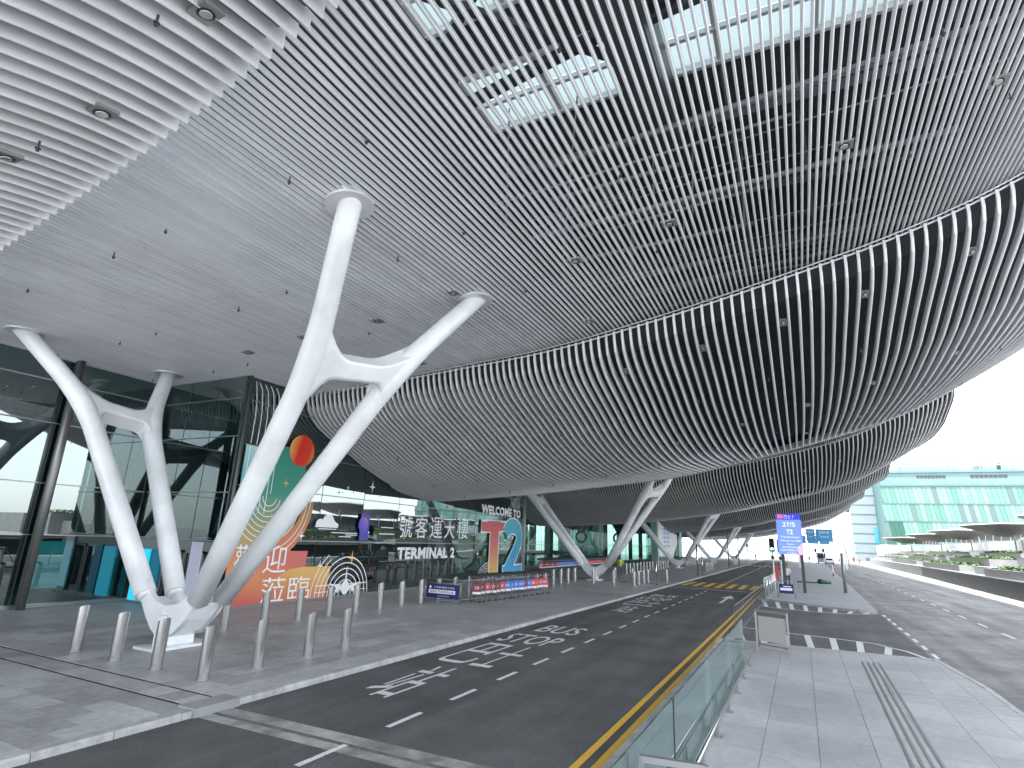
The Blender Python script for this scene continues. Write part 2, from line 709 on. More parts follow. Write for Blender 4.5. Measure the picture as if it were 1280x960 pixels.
# near side of the drain: slabs laid in running bond with one pale row
pv = MB()
pv.box(gap / 2, 0.9 - gap / 2, gap / 2, 0.45 - gap / 2, -0.03, 0.0)
paver2 = pv.mesh('paver', mats=[M_GRANITE])
pv = MB()
pv.box(gap / 2, 0.2 - gap / 2, gap / 2, 0.45 - gap / 2, -0.03, 0.0)
paver3 = pv.mesh('paver', mats=[M_LIGHTPAVER])
for j in range(14):
    y = 6.42 - j * 0.45
    if y < 0.3:
        break
    x = -9.07 - 0.9 * (1.5 if j % 2 else 1.0)
    k = 0
    while x > -19:
        if not (x < -11.65 and x + 0.9 > -11.85):
            if y > 2.2 or x < -9:
                inst('paver', paver2, (x, y, PZ + random.uniform(-.0012, .0012)), lp)
        else:
            # split round the pale row
            l, r = x, x + 0.9
            for a, c in ((l, -11.85), (-11.65, r)):
                if c - a > 0.05:
                    q = MB()
                    q.box(a + gap / 2, c - gap / 2, y + gap / 2, y + 0.45 - gap / 2, -0.01, PZ)
                    q.build('paver', M_GRANITE, lp)
        x -= 0.9
    if j % 2:
        q = MB()
        q.box(-9.52 + gap / 2, -9.07, y + gap / 2, y + .45 - gap / 2, -.01, PZ)
        q.build('paver', M_GRANITE, lp)
    inst('paver', paver3, (-11.85, y, PZ + .001), lp)
q = MB()
q.box(-50, -19.0, -12, 6.87, -0.01, PZ)
q.box(-19.0, -9.07, -12, 0.57, -0.01, PZ)
q.build('far_pavers', M_GRANITE_F, lp)['kind'] = 'stuff'
# drain slots across pavement and road
b = MB()
for y in (6.87, 7.44):
    b.box(-30, -9.0, y, y + 0.075, -0.012, 0.010)
b.build('drain_slot', mat('drain_slot_black', (0.012, 0.012, 0.013), rough=0.7), lp)
pv = MB()
pv.box(gap / 2, 0.5 - gap / 2, 0, 0.485, -0.03, 0.0)
dp = pv.mesh('paver', mats=[M_GRANITE])
for i in range(28):
    inst('paver', dp, (-9.6 - i * 0.5, 6.95, PZ + random.uniform(-.001, .002)), lp)
b = MB()
b.box(-9.22, -8.80, 6.78, 7.62, RZ - .05, PZ + 0.035)
b.build('drain_cover', M_CONC, lp)
# concrete channels with slot across the road
b = MB()
b.poly([(-8.85, 6.84, RZ + .004), (-2.50, 6.98, RZ + .004), (-2.5, 7.22, RZ + .004), (-8.85, 7.08, RZ + .004)])
b.poly([(-8.85, 7.18, RZ + .004), (-2.50, 7.32, RZ + .004), (-2.5, 7.62, RZ + .004), (-8.85, 7.48, RZ + .004)])
b.poly([(-8.85, 7.08, RZ + .003), (-2.50, 7.22, RZ + .003), (-2.5, 7.32, RZ + .003), (-8.85, 7.18, RZ + .003)], 1)
struct(b.build('road_drain_channel', [M_CHANNEL, mat('channel_joint', (0.13, 0.13, 0.125), rough=0.8, var=0.4, scale=5)]))

# ---- kerb stones, left
kerb = thing('kerb', 'granite kerb along the left pavement beside the bus lane', 'kerb', (-8.96, 0, 0))
kerb['kind'] = 'structure'
del kerb['category']
ks = MB()
ks.slab([(-0.11, 0.006, RZ - .1), (0.11, 0.006, RZ - .1), (0.11, 0.006, PZ - .025), (0.085, 0.006, PZ + .004), (-0.11, 0.006, PZ + .004)], (0, 0.988, 0))
ks_me = ks.mesh('kerb_stone', mats=[M_KERB])
for i in range(-3, 62):
    y = i * 1.0 + 0.6
    if 6.6 < y < 6.79 or (6.79 - 1 < y < 7.61):
        continue
    inst('kerb_stone', ks_me, (-8.96, y, 0), kerb)
q = MB()
q.box(-9.07, -8.85, 6.605, 6.775, RZ - .1, PZ + .004)
q.box(-9.07, -8.85, 7.625, 8.595, RZ - .1, PZ + .004)
q.box(-9.07, -8.85, 61.6, 320, RZ - .1, PZ + .004)
q.build('kerb_length', M_KERB, kerb)

# ---- traffic island (right): near piece and far piece
isl = MB()
near_poly = [(-2.44, -12), (4.85, -12), (4.05, 6), (3.72, 10), (3.42, 15.2), (3.42, 17.5), (3.07, 21.05), (-0.58, 20.75), (-2.44, 20.75)]
isl.slab([(x, y, -0.28) for x, y in near_poly], (0, 0, 0.284))
isn = struct(isl.build('traffic_island', M_JOINT))
far_poly = [(-2.44, 38.7), (-1.93, 38.62), (0.6, 36.9), (2.4, 35.9), (3.07, 35.9), (3.47, 64), (3.97, 106), (4.87, 160), (7.9, 320), (-2.44, 320)]
isl = MB()
isl.slab([(x, y, -0.28) for x, y in far_poly], (0, 0, 0.284 + 0.016))
isf = struct(isl.build('traffic_island', M_LIGHTPAVE_F))
P2 = 0.75
pv = MB()
pv.box(gap / 2, P2 - gap / 2, gap / 2, P2 * 1.6 - gap / 2, -0.03, 0.0)
sl_me = pv.mesh('paver', mats=[M_LIGHTPAVER])


def right_edge(y):
    return float(np.interp(y, [-12, 6, 10, 15.2, 17.5, 21.05], [4.85, 4.05, 3.72, 3.42, 3.42, 3.07]))


def clip(poly, y):
    """clip polygon to x < line through right_edge"""
    out = []
    for i in range(len(poly)):
        a, c = poly[i], poly[(i + 1) % len(poly)]
        da = right_edge(a[1]) - a[0]
        dc = right_edge(c[1]) - c[0]
        if da >= 0:
            out.append(a)
        if (da >= 0) != (dc >= 0):
            t = da / (da - dc)
            out.append((a[0] + (c[0] - a[0]) * t, a[1] + (c[1] - a[1]) * t))
    return out


TG0, TG1 = 0.98, 1.58      # tactile guide path
col_i = 0
x = -2.26
xs_cols = []
while x < 5:
    xs_cols.append((x, x + P2))
    x += P2
for ci, (xa, xb) in enumerate(xs_cols):
    y = 1.0 + (0.6 if ci % 2 else 0.0)
    while y < 20.7:
        y1 = min(y + P2 * 1.6, 20.7 if xb < 0 else 20.78)
        if y1 - y < 0.15:
            break
        # expansion joint line left open at Y = 15.9
        segs = [(y, y1)]
        if y < 15.6 < y1:
            segs = [(y, 15.585), (15.615, y1)]
        for ya, yb in segs:
            if yb - ya < .08:
                continue
            poly = clip([(xa + gap / 2, ya + gap / 2), (xb - gap / 2, ya + gap / 2), (xb - gap / 2, yb - gap / 2), (xa + gap / 2, yb - gap / 2)], y)
            if len(poly) < 3:
                continue
            q = MB()
            q.slab([(p[0], p[1], -0.012) for p in poly], (0, 0, PZ + 0.012 + random.uniform(-.001, .001)))
            q.build('paver', M_LIGHTPAVER, isn)
        y = y1
q = MB()
q.slab([(-2.26, -12, -0.012), (4.7, -12, -.012), (4.22, .98, -.012), (-2.26, .98, -.012)], (0, 0, PZ + .012))
q.build('far_pavers', M_LIGHTPAVE_F, isn)['kind'] = 'stuff'
# kerb of the island
kb = thing('island_kerb', 'pale granite kerb edging the traffic island', 'kerb', (0, 10, 0))
kb['kind'] = 'structure'
del kb['category']


def kerb_line(pts, w, name='kerb_stone', step=1.0):
    P = [Vector((p[0], p[1], 0)) for p in pts]
    for a, c in zip(P[:-1], P[1:]):
        n = max(1, round((c - a).length / step))
        for i in range(n):
            p0 = a + (c - a) * (i / n)
            p1 = a + (c - a) * ((i + 1) / n)
            t = (p1 - p0).normalized()
            p1 = p1 - t * 0.008
            s = Vector((t.y, -t.x, 0)) * w
            q = MB()
            q.slab([(p0.x, p0.y, RZ - .1), (p1.x, p1.y, RZ - .1), (p1.x + s.x, p1.y + s.y, RZ - .1), (p0.x + s.x, p0.y + s.y, RZ - .1)], (0, 0, PZ + .006 - RZ + .1))
            q.build(name, M_KERB, kb)


kerb_line([(4.05, 6), (3.72, 10), (3.42, 15.2), (3.42, 17.5), (3.07, 21.05)], 0.13)
kerb_line([(3.07, 21.05), (-0.58, 20.75), (-2.44, 20.75)], -0.10, step=1.2)
kerb_line([(-2.44, 0.6), (-2.44, 20.75)], -0.14)
kerb_line([(-2.44, 38.7), (-2.44, 70)], -0.14, step=1.5)
kerb_line([(-2.44, 38.7), (-1.93, 38.62), (0.6, 36.9), (2.4, 35.9), (3.07, 35.9)], 0.12)
kerb_line([(3.07, 35.9), (3.47, 64), (3.97, 106)], 0.14, step=3)
# tactile guide strips
tg = MB()
for i in range(4):
    x0 = 1.02 + i * 0.13
    tg.slab([(x0, 2.0, PZ), (x0 + .045, 2.0, PZ), (x0 + .045 + .18, 19.2, PZ), (x0 + .18, 19.2, PZ)], (0, 0, 0.008))
tg.build('tactile_guide_bars', mat('tactile_steel', (0.25, 0.25, 0.25), rough=0.4, metal=0.5), isn)

# ---- road markings
MZ = RZ + .008
flat = lambda u, v, d=0: (u, v, MZ + d)


def marking(name, mb, m):
    o = mb.build(name, m)
    return struct(o)


b = MB()
for x0 in (-3.03, -2.78):
    b.quad((x0, -12, MZ), (x0 + .11, -12, MZ), (x0 + .11, 320, MZ), (x0, 320, MZ))
marking('double_yellow_line', b, M_PYEL)
y = 6.27
n = 0
while y < 43:
    b = MB()
    b.quad((-6.10, y, MZ), (-6.00, y, MZ), (-6.00, y + .92, MZ), (-6.10, y + .92, MZ))
    marking('lane_dash', b, M_PWHITE)
    y += 1.87 if y > 7 else 1.85
b = MB()
b.quad((-8.80, 44.3, MZ), (-3.1, 44.3, MZ), (-3.1, 44.55, MZ), (-8.80, 44.55, MZ))
marking('stop_line', b, M_PWHITE)
b = MB()
b.quad((-6.03, 49.8 + 3.4, MZ), (-5.93, 49.8 + 3.4, MZ), (-5.93, 130, MZ), (-6.03, 130, MZ))
marking('lane_line', b, M_PWHITE)
b = MB()
for i in range(7):
    x0 = -8.55 + i * 0.81
    b.quad((x0, 46.6, MZ), (x0 + .42, 46.6, MZ), (x0 + .42, 52.4, MZ), (x0, 52.4, MZ))
marking('crossing_bars', b, M_PYEL)
b = MB()
for i in range(7):
    x0 = -8.55 + i * 0.81
    b.quad((x0, 110, MZ), (x0 + .42, 110, MZ), (x0 + .42, 114, MZ), (x0, 114, MZ))
marking('crossing_bars', b, M_PWHITE)
for (ya) in (34.3,):
    b = MB()
    b.poly([flat(-4.28, ya), flat(-4.12, ya), flat(-4.12, ya + 3.4), flat(-3.82, ya + 3.4), flat(-4.2, ya + 5.8), flat(-4.58, ya + 3.4), flat(-4.28, ya + 3.4)])
    marking('arrow_marking', b, M_PWHITE)
# characters and letters painted in the kerbside lane
for s_, tx in ((0, ''), (16.6, '')):
    sh = 0.35 if s_ else 0
    k = 1.0
    b = MB()
    add_text(b, '站', -7.86, -7.08, 9.4 + s_, 12.25 + s_, flat, bold=0.012)
    marking('bus_stop_lettering', b, M_PWHITE)
    b = MB()
    add_text(b, '巴', -8.28, -7.45, 12.75 + s_, 15.7 + s_, flat, bold=0.012)
    add_text(b, '士', -7.36, -6.72, 12.75 + s_, 15.7 + s_, flat, bold=0.012)
    marking('bus_stop_lettering', b, M_PWHITE)
    b = MB()
    add_text(b, 'STOP', -8.42, -6.68, 16.15 + s_, 17.75 + s_, flat, bold=0.008)
    marking('bus_stop_lettering', b, M_PWHITE)
    b = MB()
    add_text(b, 'BUS', -8.22, -6.80, 18.5 + s_, 20.2 + s_, flat, bold=0.008)
    marking('bus_stop_lettering', b, M_PWHITE)
# island hatching (chevron strips) on the crossover
b = MB()
arc1 = [(-2.4, 24.9), (-0.6, 24.45), (0.6, 24.25), (1.94, 23.9), (2.7, 22.8), (3.12, 21.45)]
strip(b, arc1, 0.13, flat)
strip(b, [(-2.4, 21.05), (-0.58, 21.1), (3.12, 21.4)], 0.10, flat)
for i in range(8):
    xa = -2.05 + i * 0.66
    ytop = float(np.interp(xa - .1, [p[0] for p in arc1], [p[1] for p in arc1]))
    lean = -0.50 + i * 0.13
    yb = 21.15
    xt = xa + lean
    yt = float(np.interp(xt, [p[0] for p in arc1], [p[1] for p in arc1])) - .05
    b.quad(flat(xa, yb), flat(xa + .2, yb), flat(xt + .2, yt), flat(xt, yt))
marking('hatched_marking', b, M_PWHITE)
b = MB()
arc2 = [(-2.3, 34.6), (-1.2, 34.0), (0.2, 33.7), (1.6, 34.0), (2.6, 34.7), (3.15, 35.4)]
strip(b, arc2, 0.14, flat)
up2 = [(-2.35, 38.3), (-1.8, 38.2), (0.6, 36.6), (2.4, 35.6), (3.1, 35.5)]
strip(b, up2, 0.10, flat)
for i in range(8):
    xa = -2.0 + i * 0.62
    xt = xa - .35 + i * 0.1
    y0 = float(np.interp(xa, [p[0] for p in arc2], [p[1] for p in arc2]))
    y1 = float(np.interp(xt, [p[0] for p in up2], [p[1] for p in up2]))
    b.quad(flat(xa, y0), flat(xa + .2, y0), flat(xt + .2, y1), flat(xt, y1))
marking('hatched_marking', b, M_PWHITE)
b = MB()
for i in range(8):
    y = 21.9 + i * 1.75
    b.quad((3.28, y, MZ), (3.40, y, MZ), (3.42, y + .95, MZ), (3.30, y + .95, MZ))
marking('give_way_dashes', b, M_PWHITE)
y = 22.0
while y < 150:
    b = MB()
    xx = 6.95 + (0.0035 * max(0, y - 40)) + 0.00012 * max(0, y - 60) ** 2
    b.quad((xx, y, MZ), (xx + .1, y, MZ), (xx + .1, y + 1.6, MZ), (xx, y + 1.6, MZ))
    marking('outer_lane_dash', b, M_PWHITE)
    y += 3.7

# ================================================================== CANOPY
ZEp = [(-30, 8.15), (-18.5, 8.2), (-14.64, 8.32), (-11.28, 8.57), (-7.1, 8.87), (-5.68, 9.13), (-2.81, 9.64), (0.6, 10.4), (3.39, 11.09), (5.88, 12.04), (8.6, 13.6), (11.4, 15.2)]
ZFp = [(-30, 5.25), (-24.1, 5.33), (-18.5, 5.58), (-13.86, 5.91), (-6.17, 6.77), (0.39, 8.34), (5.4, 9.86), (7.95, 11.25), (10.76, 13.0), (11.4, 13.45)]
ZSp = [(-30, 8.35), (-18, 8.38), (-13.5, 8.78), (-7.3, 9.32), (-5.68, 9.58), (-2.8, 10.1), (0.6, 10.85), (3.4, 11.5), (5.9, 12.5), (8.6, 14.1), (11.4, 15.7)]


def smooth_tab(tab):
    xs = np.array([p[0] for p in tab])
    zs = np.array([p[1] for p in tab])
    gx = np.linspace(-30, 11.4, 400)
    gz = np.interp(gx, xs, zs)
    k = np.ones(31) / 31
    pad = np.concatenate([np.full(15, gz[0]) - (gz[1] - gz[0]) * np.arange(15, 0, -1), gz, gz[-1] + (gz[-1] - gz[-2]) * np.arange(1, 16)])
    gz = np.convolve(pad, k, 'valid')
    return lambda x: float(np.interp(x, gx, gz))


ZE, ZF, ZS = smooth_tab(ZEp), smooth_tab(ZFp), smooth_tab(ZSp)
GT = [0, .008, .022, .05, .09, .13, .167, .22, .3, .39, .46, .54, .64, .78, .9, 1.0]
GV = [1.0, .82, .70, .56, .445, .34, .24, .09, -.08, -.23, -.29, -.33, -.30, -.2, -.09, 0]
XO = 11.2


def zbig(x, t):
    g = float(np.interp(t, GT, GV))
    d = float(np.interp(x, [-14, 2], [1.0, 0.55]))
    if g < 0:
        g *= d
    zf, ze = ZF(x), ZE(x)
    return zf + (ze - zf) * g


def slat_mb(path, w, h, b=None):
    """one fin: path of (x, y, z) for its lower edge, width w, depth h; rounded lower corners"""
    b = b or MB()
    n0 = len(b.v)
    k = 6
    c = min(w * 0.28, .02)
    for (x, y, z) in path:
        b.v += [(x - w / 2, y, z + c), (x - w / 2 + c, y, z), (x + w / 2 - c, y, z), (x + w / 2, y, z + c), (x + w / 2, y, z + h), (x - w / 2, y, z + h)]
    for i in range(len(path) - 1):
        a = n0 + i * k
        for j in range(k):
            j2 = (j + 1) % k
            b.face([a + j, a + j2, a + k + j2, a + k + j])
    b.face([n0 + j for j in range(k)])
    e = n0 + (len(path) - 1) * k
    b.face([e + j for j in range(k)][::-1])
    return b


TS = [0, .008, .022, .045, .07, .1, .135, .17, .21, .25, .3, .35, .4, .46, .54, .62, .7, .8, .9, 1.0]


def fan(x0, x1, lo=.245, hi=.325):
    """fin positions: the fins fan out towards the road side"""
    xs, x = [], x1
    while x > x0:
        xs.append(x)
        x -= float(np.interp(x, [-8, 3], [lo, hi]))
    return xs


FAN = fan(-26.8, XO)


def gap_at(x):
    k = min(range(len(FAN) - 1), key=lambda i: abs((FAN[i] + FAN[i + 1]) / 2 - x))
    return (FAN[k] + FAN[k + 1]) / 2


def big_bay(root, y0, y1, pitch, w, h, individual, x0=-26.8, x1=XO):
    joined = MB()
    for x in FAN:
        path = [(x, y0 + (y1 - y0) * t, zbig(x, t)) for t in TS]
        if individual:
            slat_mb(path, w, h).build('slat', M_SLAT, root)
        else:
            slat_mb(path, w, h, joined)
    if not individual:
        joined.build('slat_field', M_SLAT, root)['kind'] = 'stuff'
    # dark membrane above the fins
    b = MB()
    xs = np.linspace(x0 - .3, x1 + .05, 34)
    ts = [0.004, .045, .1, .17, .25, .35, .5, .7, 1.0]
    nv = len(b.v)
    for xx in xs:
        for t in ts:
            b.v.append((xx, y0 + (y1 - y0) * t + (0.28 if t < .01 else 0), zbig(min(xx, 11.4), t) + h + 0.42))
    m_ = len(ts)
    for i in range(len(xs) - 1):
        for j in range(m_ - 1):
            b.face([nv + i * m_ + j, nv + i * m_ + j + 1, nv + (i + 1) * m_ + j + 1, nv + (i + 1) * m_ + j])
    b.build('membrane', M_BACK, root)
    # pair of edge rails behind the near fin ends, one at the far ends
    for (yy, dz, rr) in ((y0 + .09, h - .02, .028), (y0 + .02, h + .07, .018)):
        b = MB()
        b.tube([(xx, yy, ZE(xx) + dz) for xx in np.linspace(x0, x1, 60)], rr, 6)
        b.build('edge_rail', M_RAIL, root)
    b = MB()
    pts = [(xx, y1 - .02, ZF(xx)) for xx in np.linspace(x0, x1, 60)]
    for a, c in zip(pts[:-1], pts[1:]):
        b.quad((a[0], a[1], a[2] - .04), (c[0], c[1], c[2] - .04), (c[0], c[1], c[2] + .35), (a[0], a[1], a[2] + .35))
        b.quad((a[0], a[1] - .05, a[2] - .04), (c[0], c[1] - .05, c[2] - .04), (c[0], c[1], c[2] - .04), (a[0], a[1], a[2] - .04))
    b.build('edge_trim', M_RAIL, root)
    # dark closure plates at both ends, up to the roof deck
    b = MB()
    for i in range(33):
        a, c = xs[i], xs[i + 1]
        b.quad((a, y1 + .02, ZF(a) + .36), (c, y1 + .02, ZF(min(c, 11.4)) + .36), (c, y1 + .02, ZF(min(c, 11.4)) + .36 + 3.0), (a, y1 + .02, ZF(a) + .36 + 3.0))
    b.build('end_plate', M_BACK, root)
    # outer side fascia
    b = MB()
    for ta, tb in zip(TS[:-1], TS[1:]):
        ya, yb = y0 + (y1 - y0) * ta, y0 + (y1 - y0) * tb
        b.quad((x1 + .12, ya, zbig(11.2, ta) - .02), (x1 + .12, yb, zbig(11.2, tb) - .02), (x1 + .75, yb, 17.9), (x1 + .75, ya, 17.9))
    b.build('fascia', M_RAIL, root)


def small_bay(root, y0, y1, pitch, w, h, mode, x0=-26.8, x1=XO, trusses=True):
    n = int((x1 - x0) / pitch)
    joined = MB()
    k = 0
    for i in range(n + 1):
        x = x1 - i * pitch
        z = ZS(x)
        path = [(x, y0, z), (x, y1, z)]
        if mode == 'parts' and x > -24.6:
            slat_mb(path, w, h).build('slat', M_SLAT, root)
            k += 1
        else:
            slat_mb(path, w, h, joined)
    if joined.v:
        joined.build('slat_field', M_SLAT, root)['kind'] = 'stuff'
    b = MB()
    b = MB()
    b.quad((x1 + .12, y0, ZS(11.2) - .05), (x1 + .12, y1, ZS(11.2) - .05), (x1 + .75, y1, 17.9), (x1 + .75, y0, 17.9))
    b.build('fascia', M_RAIL, root)


# ---- nearest shell (top left of the view): deep fins that rise towards the drop edge at Y = 4
ZAp = [(-22, 5.35), (-12.2, 7.37), (-7.6, 8.34), (-4.7, 9.36), (-2.8, 9.7), (0.6, 10.45), (3.4, 11.1), (11.4, 15.2)]
ZA = smooth_tab([(-30, 3.9)] + ZAp)
nb = thing('canopy_bay', 'nearest canopy shell of deep pale fins ending in a serrated edge at the top left', 'canopy', (-8, 0, 8))
AP, AW, AH = 0.225, 0.028, 0.25
for i in range(int((2.0 + 22) / AP)):
    x = 2.0 - i * AP
    path = []
    for Y in (4.0, 3.6, 3.2, 2.8, 2.4, 2.0, 1.6, 1.2, 0.8, 0.2, -0.6, -1.6, -3.0):
        d = 4.0 - Y
        path.append((x, Y, ZA(x) - .11 * d - .055 * d * d * (1 if d < 3.4 else 3.4 / d)))
    slat_mb(path[::-1], AW, AH).build('slat', M_SLAT, nb)
b = MB()
xs = np.linspace(-22.4, 11.2, 30)
yy_ = [3.9, 3, 2, 1, 0, -1.5, -3]
nv = 0
for xx in xs:
    for Y in yy_:
        d = 4.0 - Y
        b.v.append((xx, Y, ZA(xx) - .11 * d - .055 * d * d * (1 if d < 3.4 else 3.4 / d) + AH + .05))
for i in range(len(xs) - 1):
    for j in range(len(yy_) - 1):
        m_ = len(yy_)
        b.face([i * m_ + j, i * m_ + j + 1, (i + 1) * m_ + j + 1, (i + 1) * m_ + j])
b.build('membrane', mat('grey_membrane', (0.16, 0.165, 0.18), rough=0.8), nb)

PER = 34.4
b1 = thing('canopy_bay', 'flat canopy bay of fine fins over the nearest white column, with skylight above', 'canopy', (-8, 10, 9))
small_bay(b1, 3.6, 17.4, 0.15, 0.052, 0.09, 'parts')
b2 = thing('canopy_bay', 'large billowing canopy shell of spaced fins behind the nearest white column', 'canopy', (-8, 26, 7))
big_bay(b2, 17.0, 35.0, 0.262, 0.074, 0.27, True)
names = ['second flat canopy strip of fine fins, beyond the first billowing shell',
         'second billowing canopy shell, beyond the second pair of white columns',
         'third flat canopy strip of fine fins, far down the bus lane',
         'third billowing canopy shell, above the third group of white columns',
         'fourth flat canopy strip, distant',
         'fourth billowing canopy shell, distant and narrow',
         'fifth flat canopy strip, last but one before the far end',
         'last billowing canopy shell at the far end of the kerb']
for k in range(1, 5):
    s = thing('canopy_bay', names[2 * k - 2], 'canopy', (-8, 10 + PER * k, 9))
    small_bay(s, 34.9 + PER * (k - 1), 17.4 + PER * k, 0.15 if k < 2 else 0.3, 0.052 if k < 2 else .1, 0.09, 'joined')
    g = thing('canopy_bay', names[2 * k - 1], 'canopy', (-8, 26 + PER * k, 7))
    big_bay(g, 17.0 + PER * k, 35.0 + PER * k, 0.262, 0.074, 0.27, False)

# roof deck with skylight strips above the flat bays
roof = thing('canopy_roof', 'dark roof deck above the fins with long glazed skylights', 'roof', (-8, 20, 18))
b = MB()
RY = -4.0
sk = []
for k in range(0, 5):
    for ta, tb in ((4.6, 7.6), (8.8, 11.3), (13.3, 15.9)):
        sk.append((ta + PER * k, tb + PER * k))
for sa, sb in sk:
    b.box(-27.5, 11.95, RY, sa, 18.0, 18.25)
    b.box(-27.5, -9.2, sa, sb, 18.0, 18.25)
    b.box(9.8, 11.95, sa, sb, 18.0, 18.25)
    RY = sb
b.box(-27.5, 11.95, RY, 174, 18.0, 18.25)
b.box(-28, -27.5, -4, 174, 7, 18.0)
b.box(-27.5, 11.95, 173.2, 174, 13, 18.0)
b.build('deck', M_ROOF, roof)
M_SKYL = bpy.data.materials.new('skylight_glass')
M_SKYL.use_nodes = True
nt = M_SKYL.node_tree
for n_ in list(nt.nodes):
    nt.nodes.remove(n_)
o_ = nt.nodes.new('ShaderNodeOutputMaterial')
tl = nt.nodes.new('ShaderNodeBsdfTranslucent')
tl.inputs['Color'].default_value = (0.36, 0.41, 0.42, 1)
gl_ = nt.nodes.new('ShaderNodeBsdfTransparent')
gl_.inputs['Color'].default_value = (0.0, 0.0, 0.0, 1)
mx_ = nt.nodes.new('ShaderNodeMixShader')
mx_.inputs[0].default_value = 0.12
nt.links.new(tl.outputs[0], mx_.inputs[1])
nt.links.new(gl_.outputs[0], mx_.inputs[2])
nt.links.new(mx_.outputs[0], o_.inputs['Surface'])
for sa, sb in sk:
    nx = 7
    ny = 2
    for i in range(nx):
        for j in range(ny):
            q = MB()
            xa = -9.2 + 19.0 * i / nx
            xb = -9.2 + 19.0 * (i + 1) / nx
            ya = sa + (sb - sa) * j / ny
            yb = sa + (sb - sa) * (j + 1) / ny
            q.box(xa + .05, xb - .05, ya + .05, yb - .05, 18.02, 18.05)
            q.build('skylight_pane', M_SKYL, roof)
    q = MB()
    for i in range(nx + 1):
        xa = -9.2 + 19.0 * i / nx
        q.box(xa - .07, xa + .07, sa, sb, 17.86, 18.06)
    for j in range(ny + 1):
        ya = sa + (sb - sa) * j / ny
        q.box(-9.2, 9.8, ya - .06, ya + .06, 17.80, 17.99)
    q.build('skylight_frame', M_RAIL, roof)
# structure seen through the fins of the first flat bay
q = MB()
q.box(-3.6, -2.5, 4.0, 17.6, 15.6, 17.7)
q.build('main_girder', M_DARK, roof)
q = MB()
for (a, c, w) in (((-9, 13.6, 17.2), (9.5, 10.6, 17.2), .30), ((-9, 8.2, 16.8), (-3, 14.2, 16.8), .22), ((-2.6, 12.4, 16.6), (3.5, 12.0, 16.9), .18),
                  ((3.5, 11.6, 16.9), (9.5, 14.8, 16.9), .2), ((-9, 11.6, 17.3), (-3.4, 8.0, 17.3), .26), ((-2.6, 8.6, 17.3), (9.5, 5.8, 17.2), .26), ((-2.6, 12.4, 17.0), (1.0, 8.0, 17.2), .16), ((3.4, 11.8, 17.2), (5.5, 7.0, 17.2), .2), ((-9, 16.6, 16.2), (10, 16.6, 16.2), .35), ((-9, 19.5, 15.2), (10, 19.5, 15.2), .3),
                  ((-9, 22.5, 14.6), (10, 22.5, 14.6), .3)):
    q.bar(a, c, w, w)
for xx in (-7.5, -5.5, -1, 1, 3, 5, 7, 9):
    q.bar((xx, 15.8, 17.6), (xx + .3, 19.5, 12.9 + max(0, xx) * .3), .12, .12)
    q.bar((xx, 16.6, 16.2), (xx + 1, 19.5, 15.2), .10, .10)
    q.bar((xx + 1, 19.5, 15.2), (xx, 22.5, 14.6), .10, .10)
q.build('truss', M_TRUSS, roof)
q = MB()
rr = random.Random(3)
for i in range(34):
    yy = 14.6 + rr.random() * 8
    zz = 12.6 + rr.random() * 3
    xa = -9 + rr.random() * 8
    ln = 3 + rr.random() * 9
    r_ = rr.choice((.02, .03, .05, .08))
    q.tube([(xa, yy, zz + .1 * xa * .6), (min(10, xa + ln), yy + rr.uniform(-.4, .4), zz + .1 * min(10, xa + ln) * .6)], r_, 6)
for i in range(14):
    xx = -8 + rr.random() * 17
    yy = 14.5 + rr.random() * 7
    q.tube([(xx, yy, 12.4 + max(0, xx) * .28), (xx + rr.uniform(-.3, .3), yy + .2, 17.9)], .03, 6)
q.build('service_pipe', M_PIPE, roof)

# downlights and sprinklers on the soffit
M_LAMP = mat('lamp_reflector', (0.75, 0.75, 0.72), rough=0.2, metal=0.8)
dl = MB()
dl.box(-.17, .17, -.14, .14, 0.0, .045)
dl_me = dl.mesh('housing', mats=[M_GREYSTEEL])
dl2 = MB()
dl2.cyl((0, 0), .075, -.018, .0, 12)
dl2_me = dl2.mesh('lens', mats=[M_LAMP])
dlb = MB()
dlb.cyl((0, 0), .105, -.009, .0, 12)
dlb_me = dlb.mesh('lamp_ring', mats=[M_BLACK])


def downlight(x, y, z, bay, tilt=0.0, sx=1.0):
    r = inst('downlight', dl_me, (x, y, z), bay)
    r.scale = (sx, 1, 1)
    r.rotation_euler = (tilt, 0, 0)
    for me_, nm in ((dlb_me, 'lamp_ring'), (dl2_me, 'lens')):
        c = bpy.data.objects.new(nm, me_)
        COL.objects.link(c)
        c.parent = r
    return r


def zb2(x, y):
    return zbig(x, (y - 17.0) / 18.0)


for (x, y) in ((-2.2, 12.3), (-4.6, 12.4), (-8.0, 12.0), (-10.9, 12.4), (-13.7, 12.2), (-16.2, 12.2), (1.5, 12.0), (-5.5, 16.1), (-12, 16.2), (4.2, 12.2)):
    downlight(x, y, ZS(x) - .004, b1)
for x0_ in np.arange(-16.8, 10.8, 2.4):
    for y in (17.9, 24.0, 30.0):
        x = gap_at(x0_ + (.6 if y > 20 else 0))
        t = (y - 17) / 18
        sl = (zbig(x, t + .01) - zbig(x, t - .01)) / (.02 * 18)
        downlight(x, y, zb2(x, y) + .07, b2, math.atan(sl), .54)
for (x, y) in ((-8.0, 3.2), (-9.6, 2.9), (-5.9, 3.1), (-12.0, 3.1)):
    d = 4 - y
    downlight(x, y, ZA(x) - .11 * d - .055 * d * d + .01, nb, .2)
sp = MB()
sp.cyl((0, 0), .014, -.05, 0.06, 6)
sp.cyl((0, 0), .036, -.065, -.05, 8)
sp.cyl((0, 0), .022, -.10, -.065, 8)
sp_me = sp.mesh('sprinkler', mats=[M_DARK])
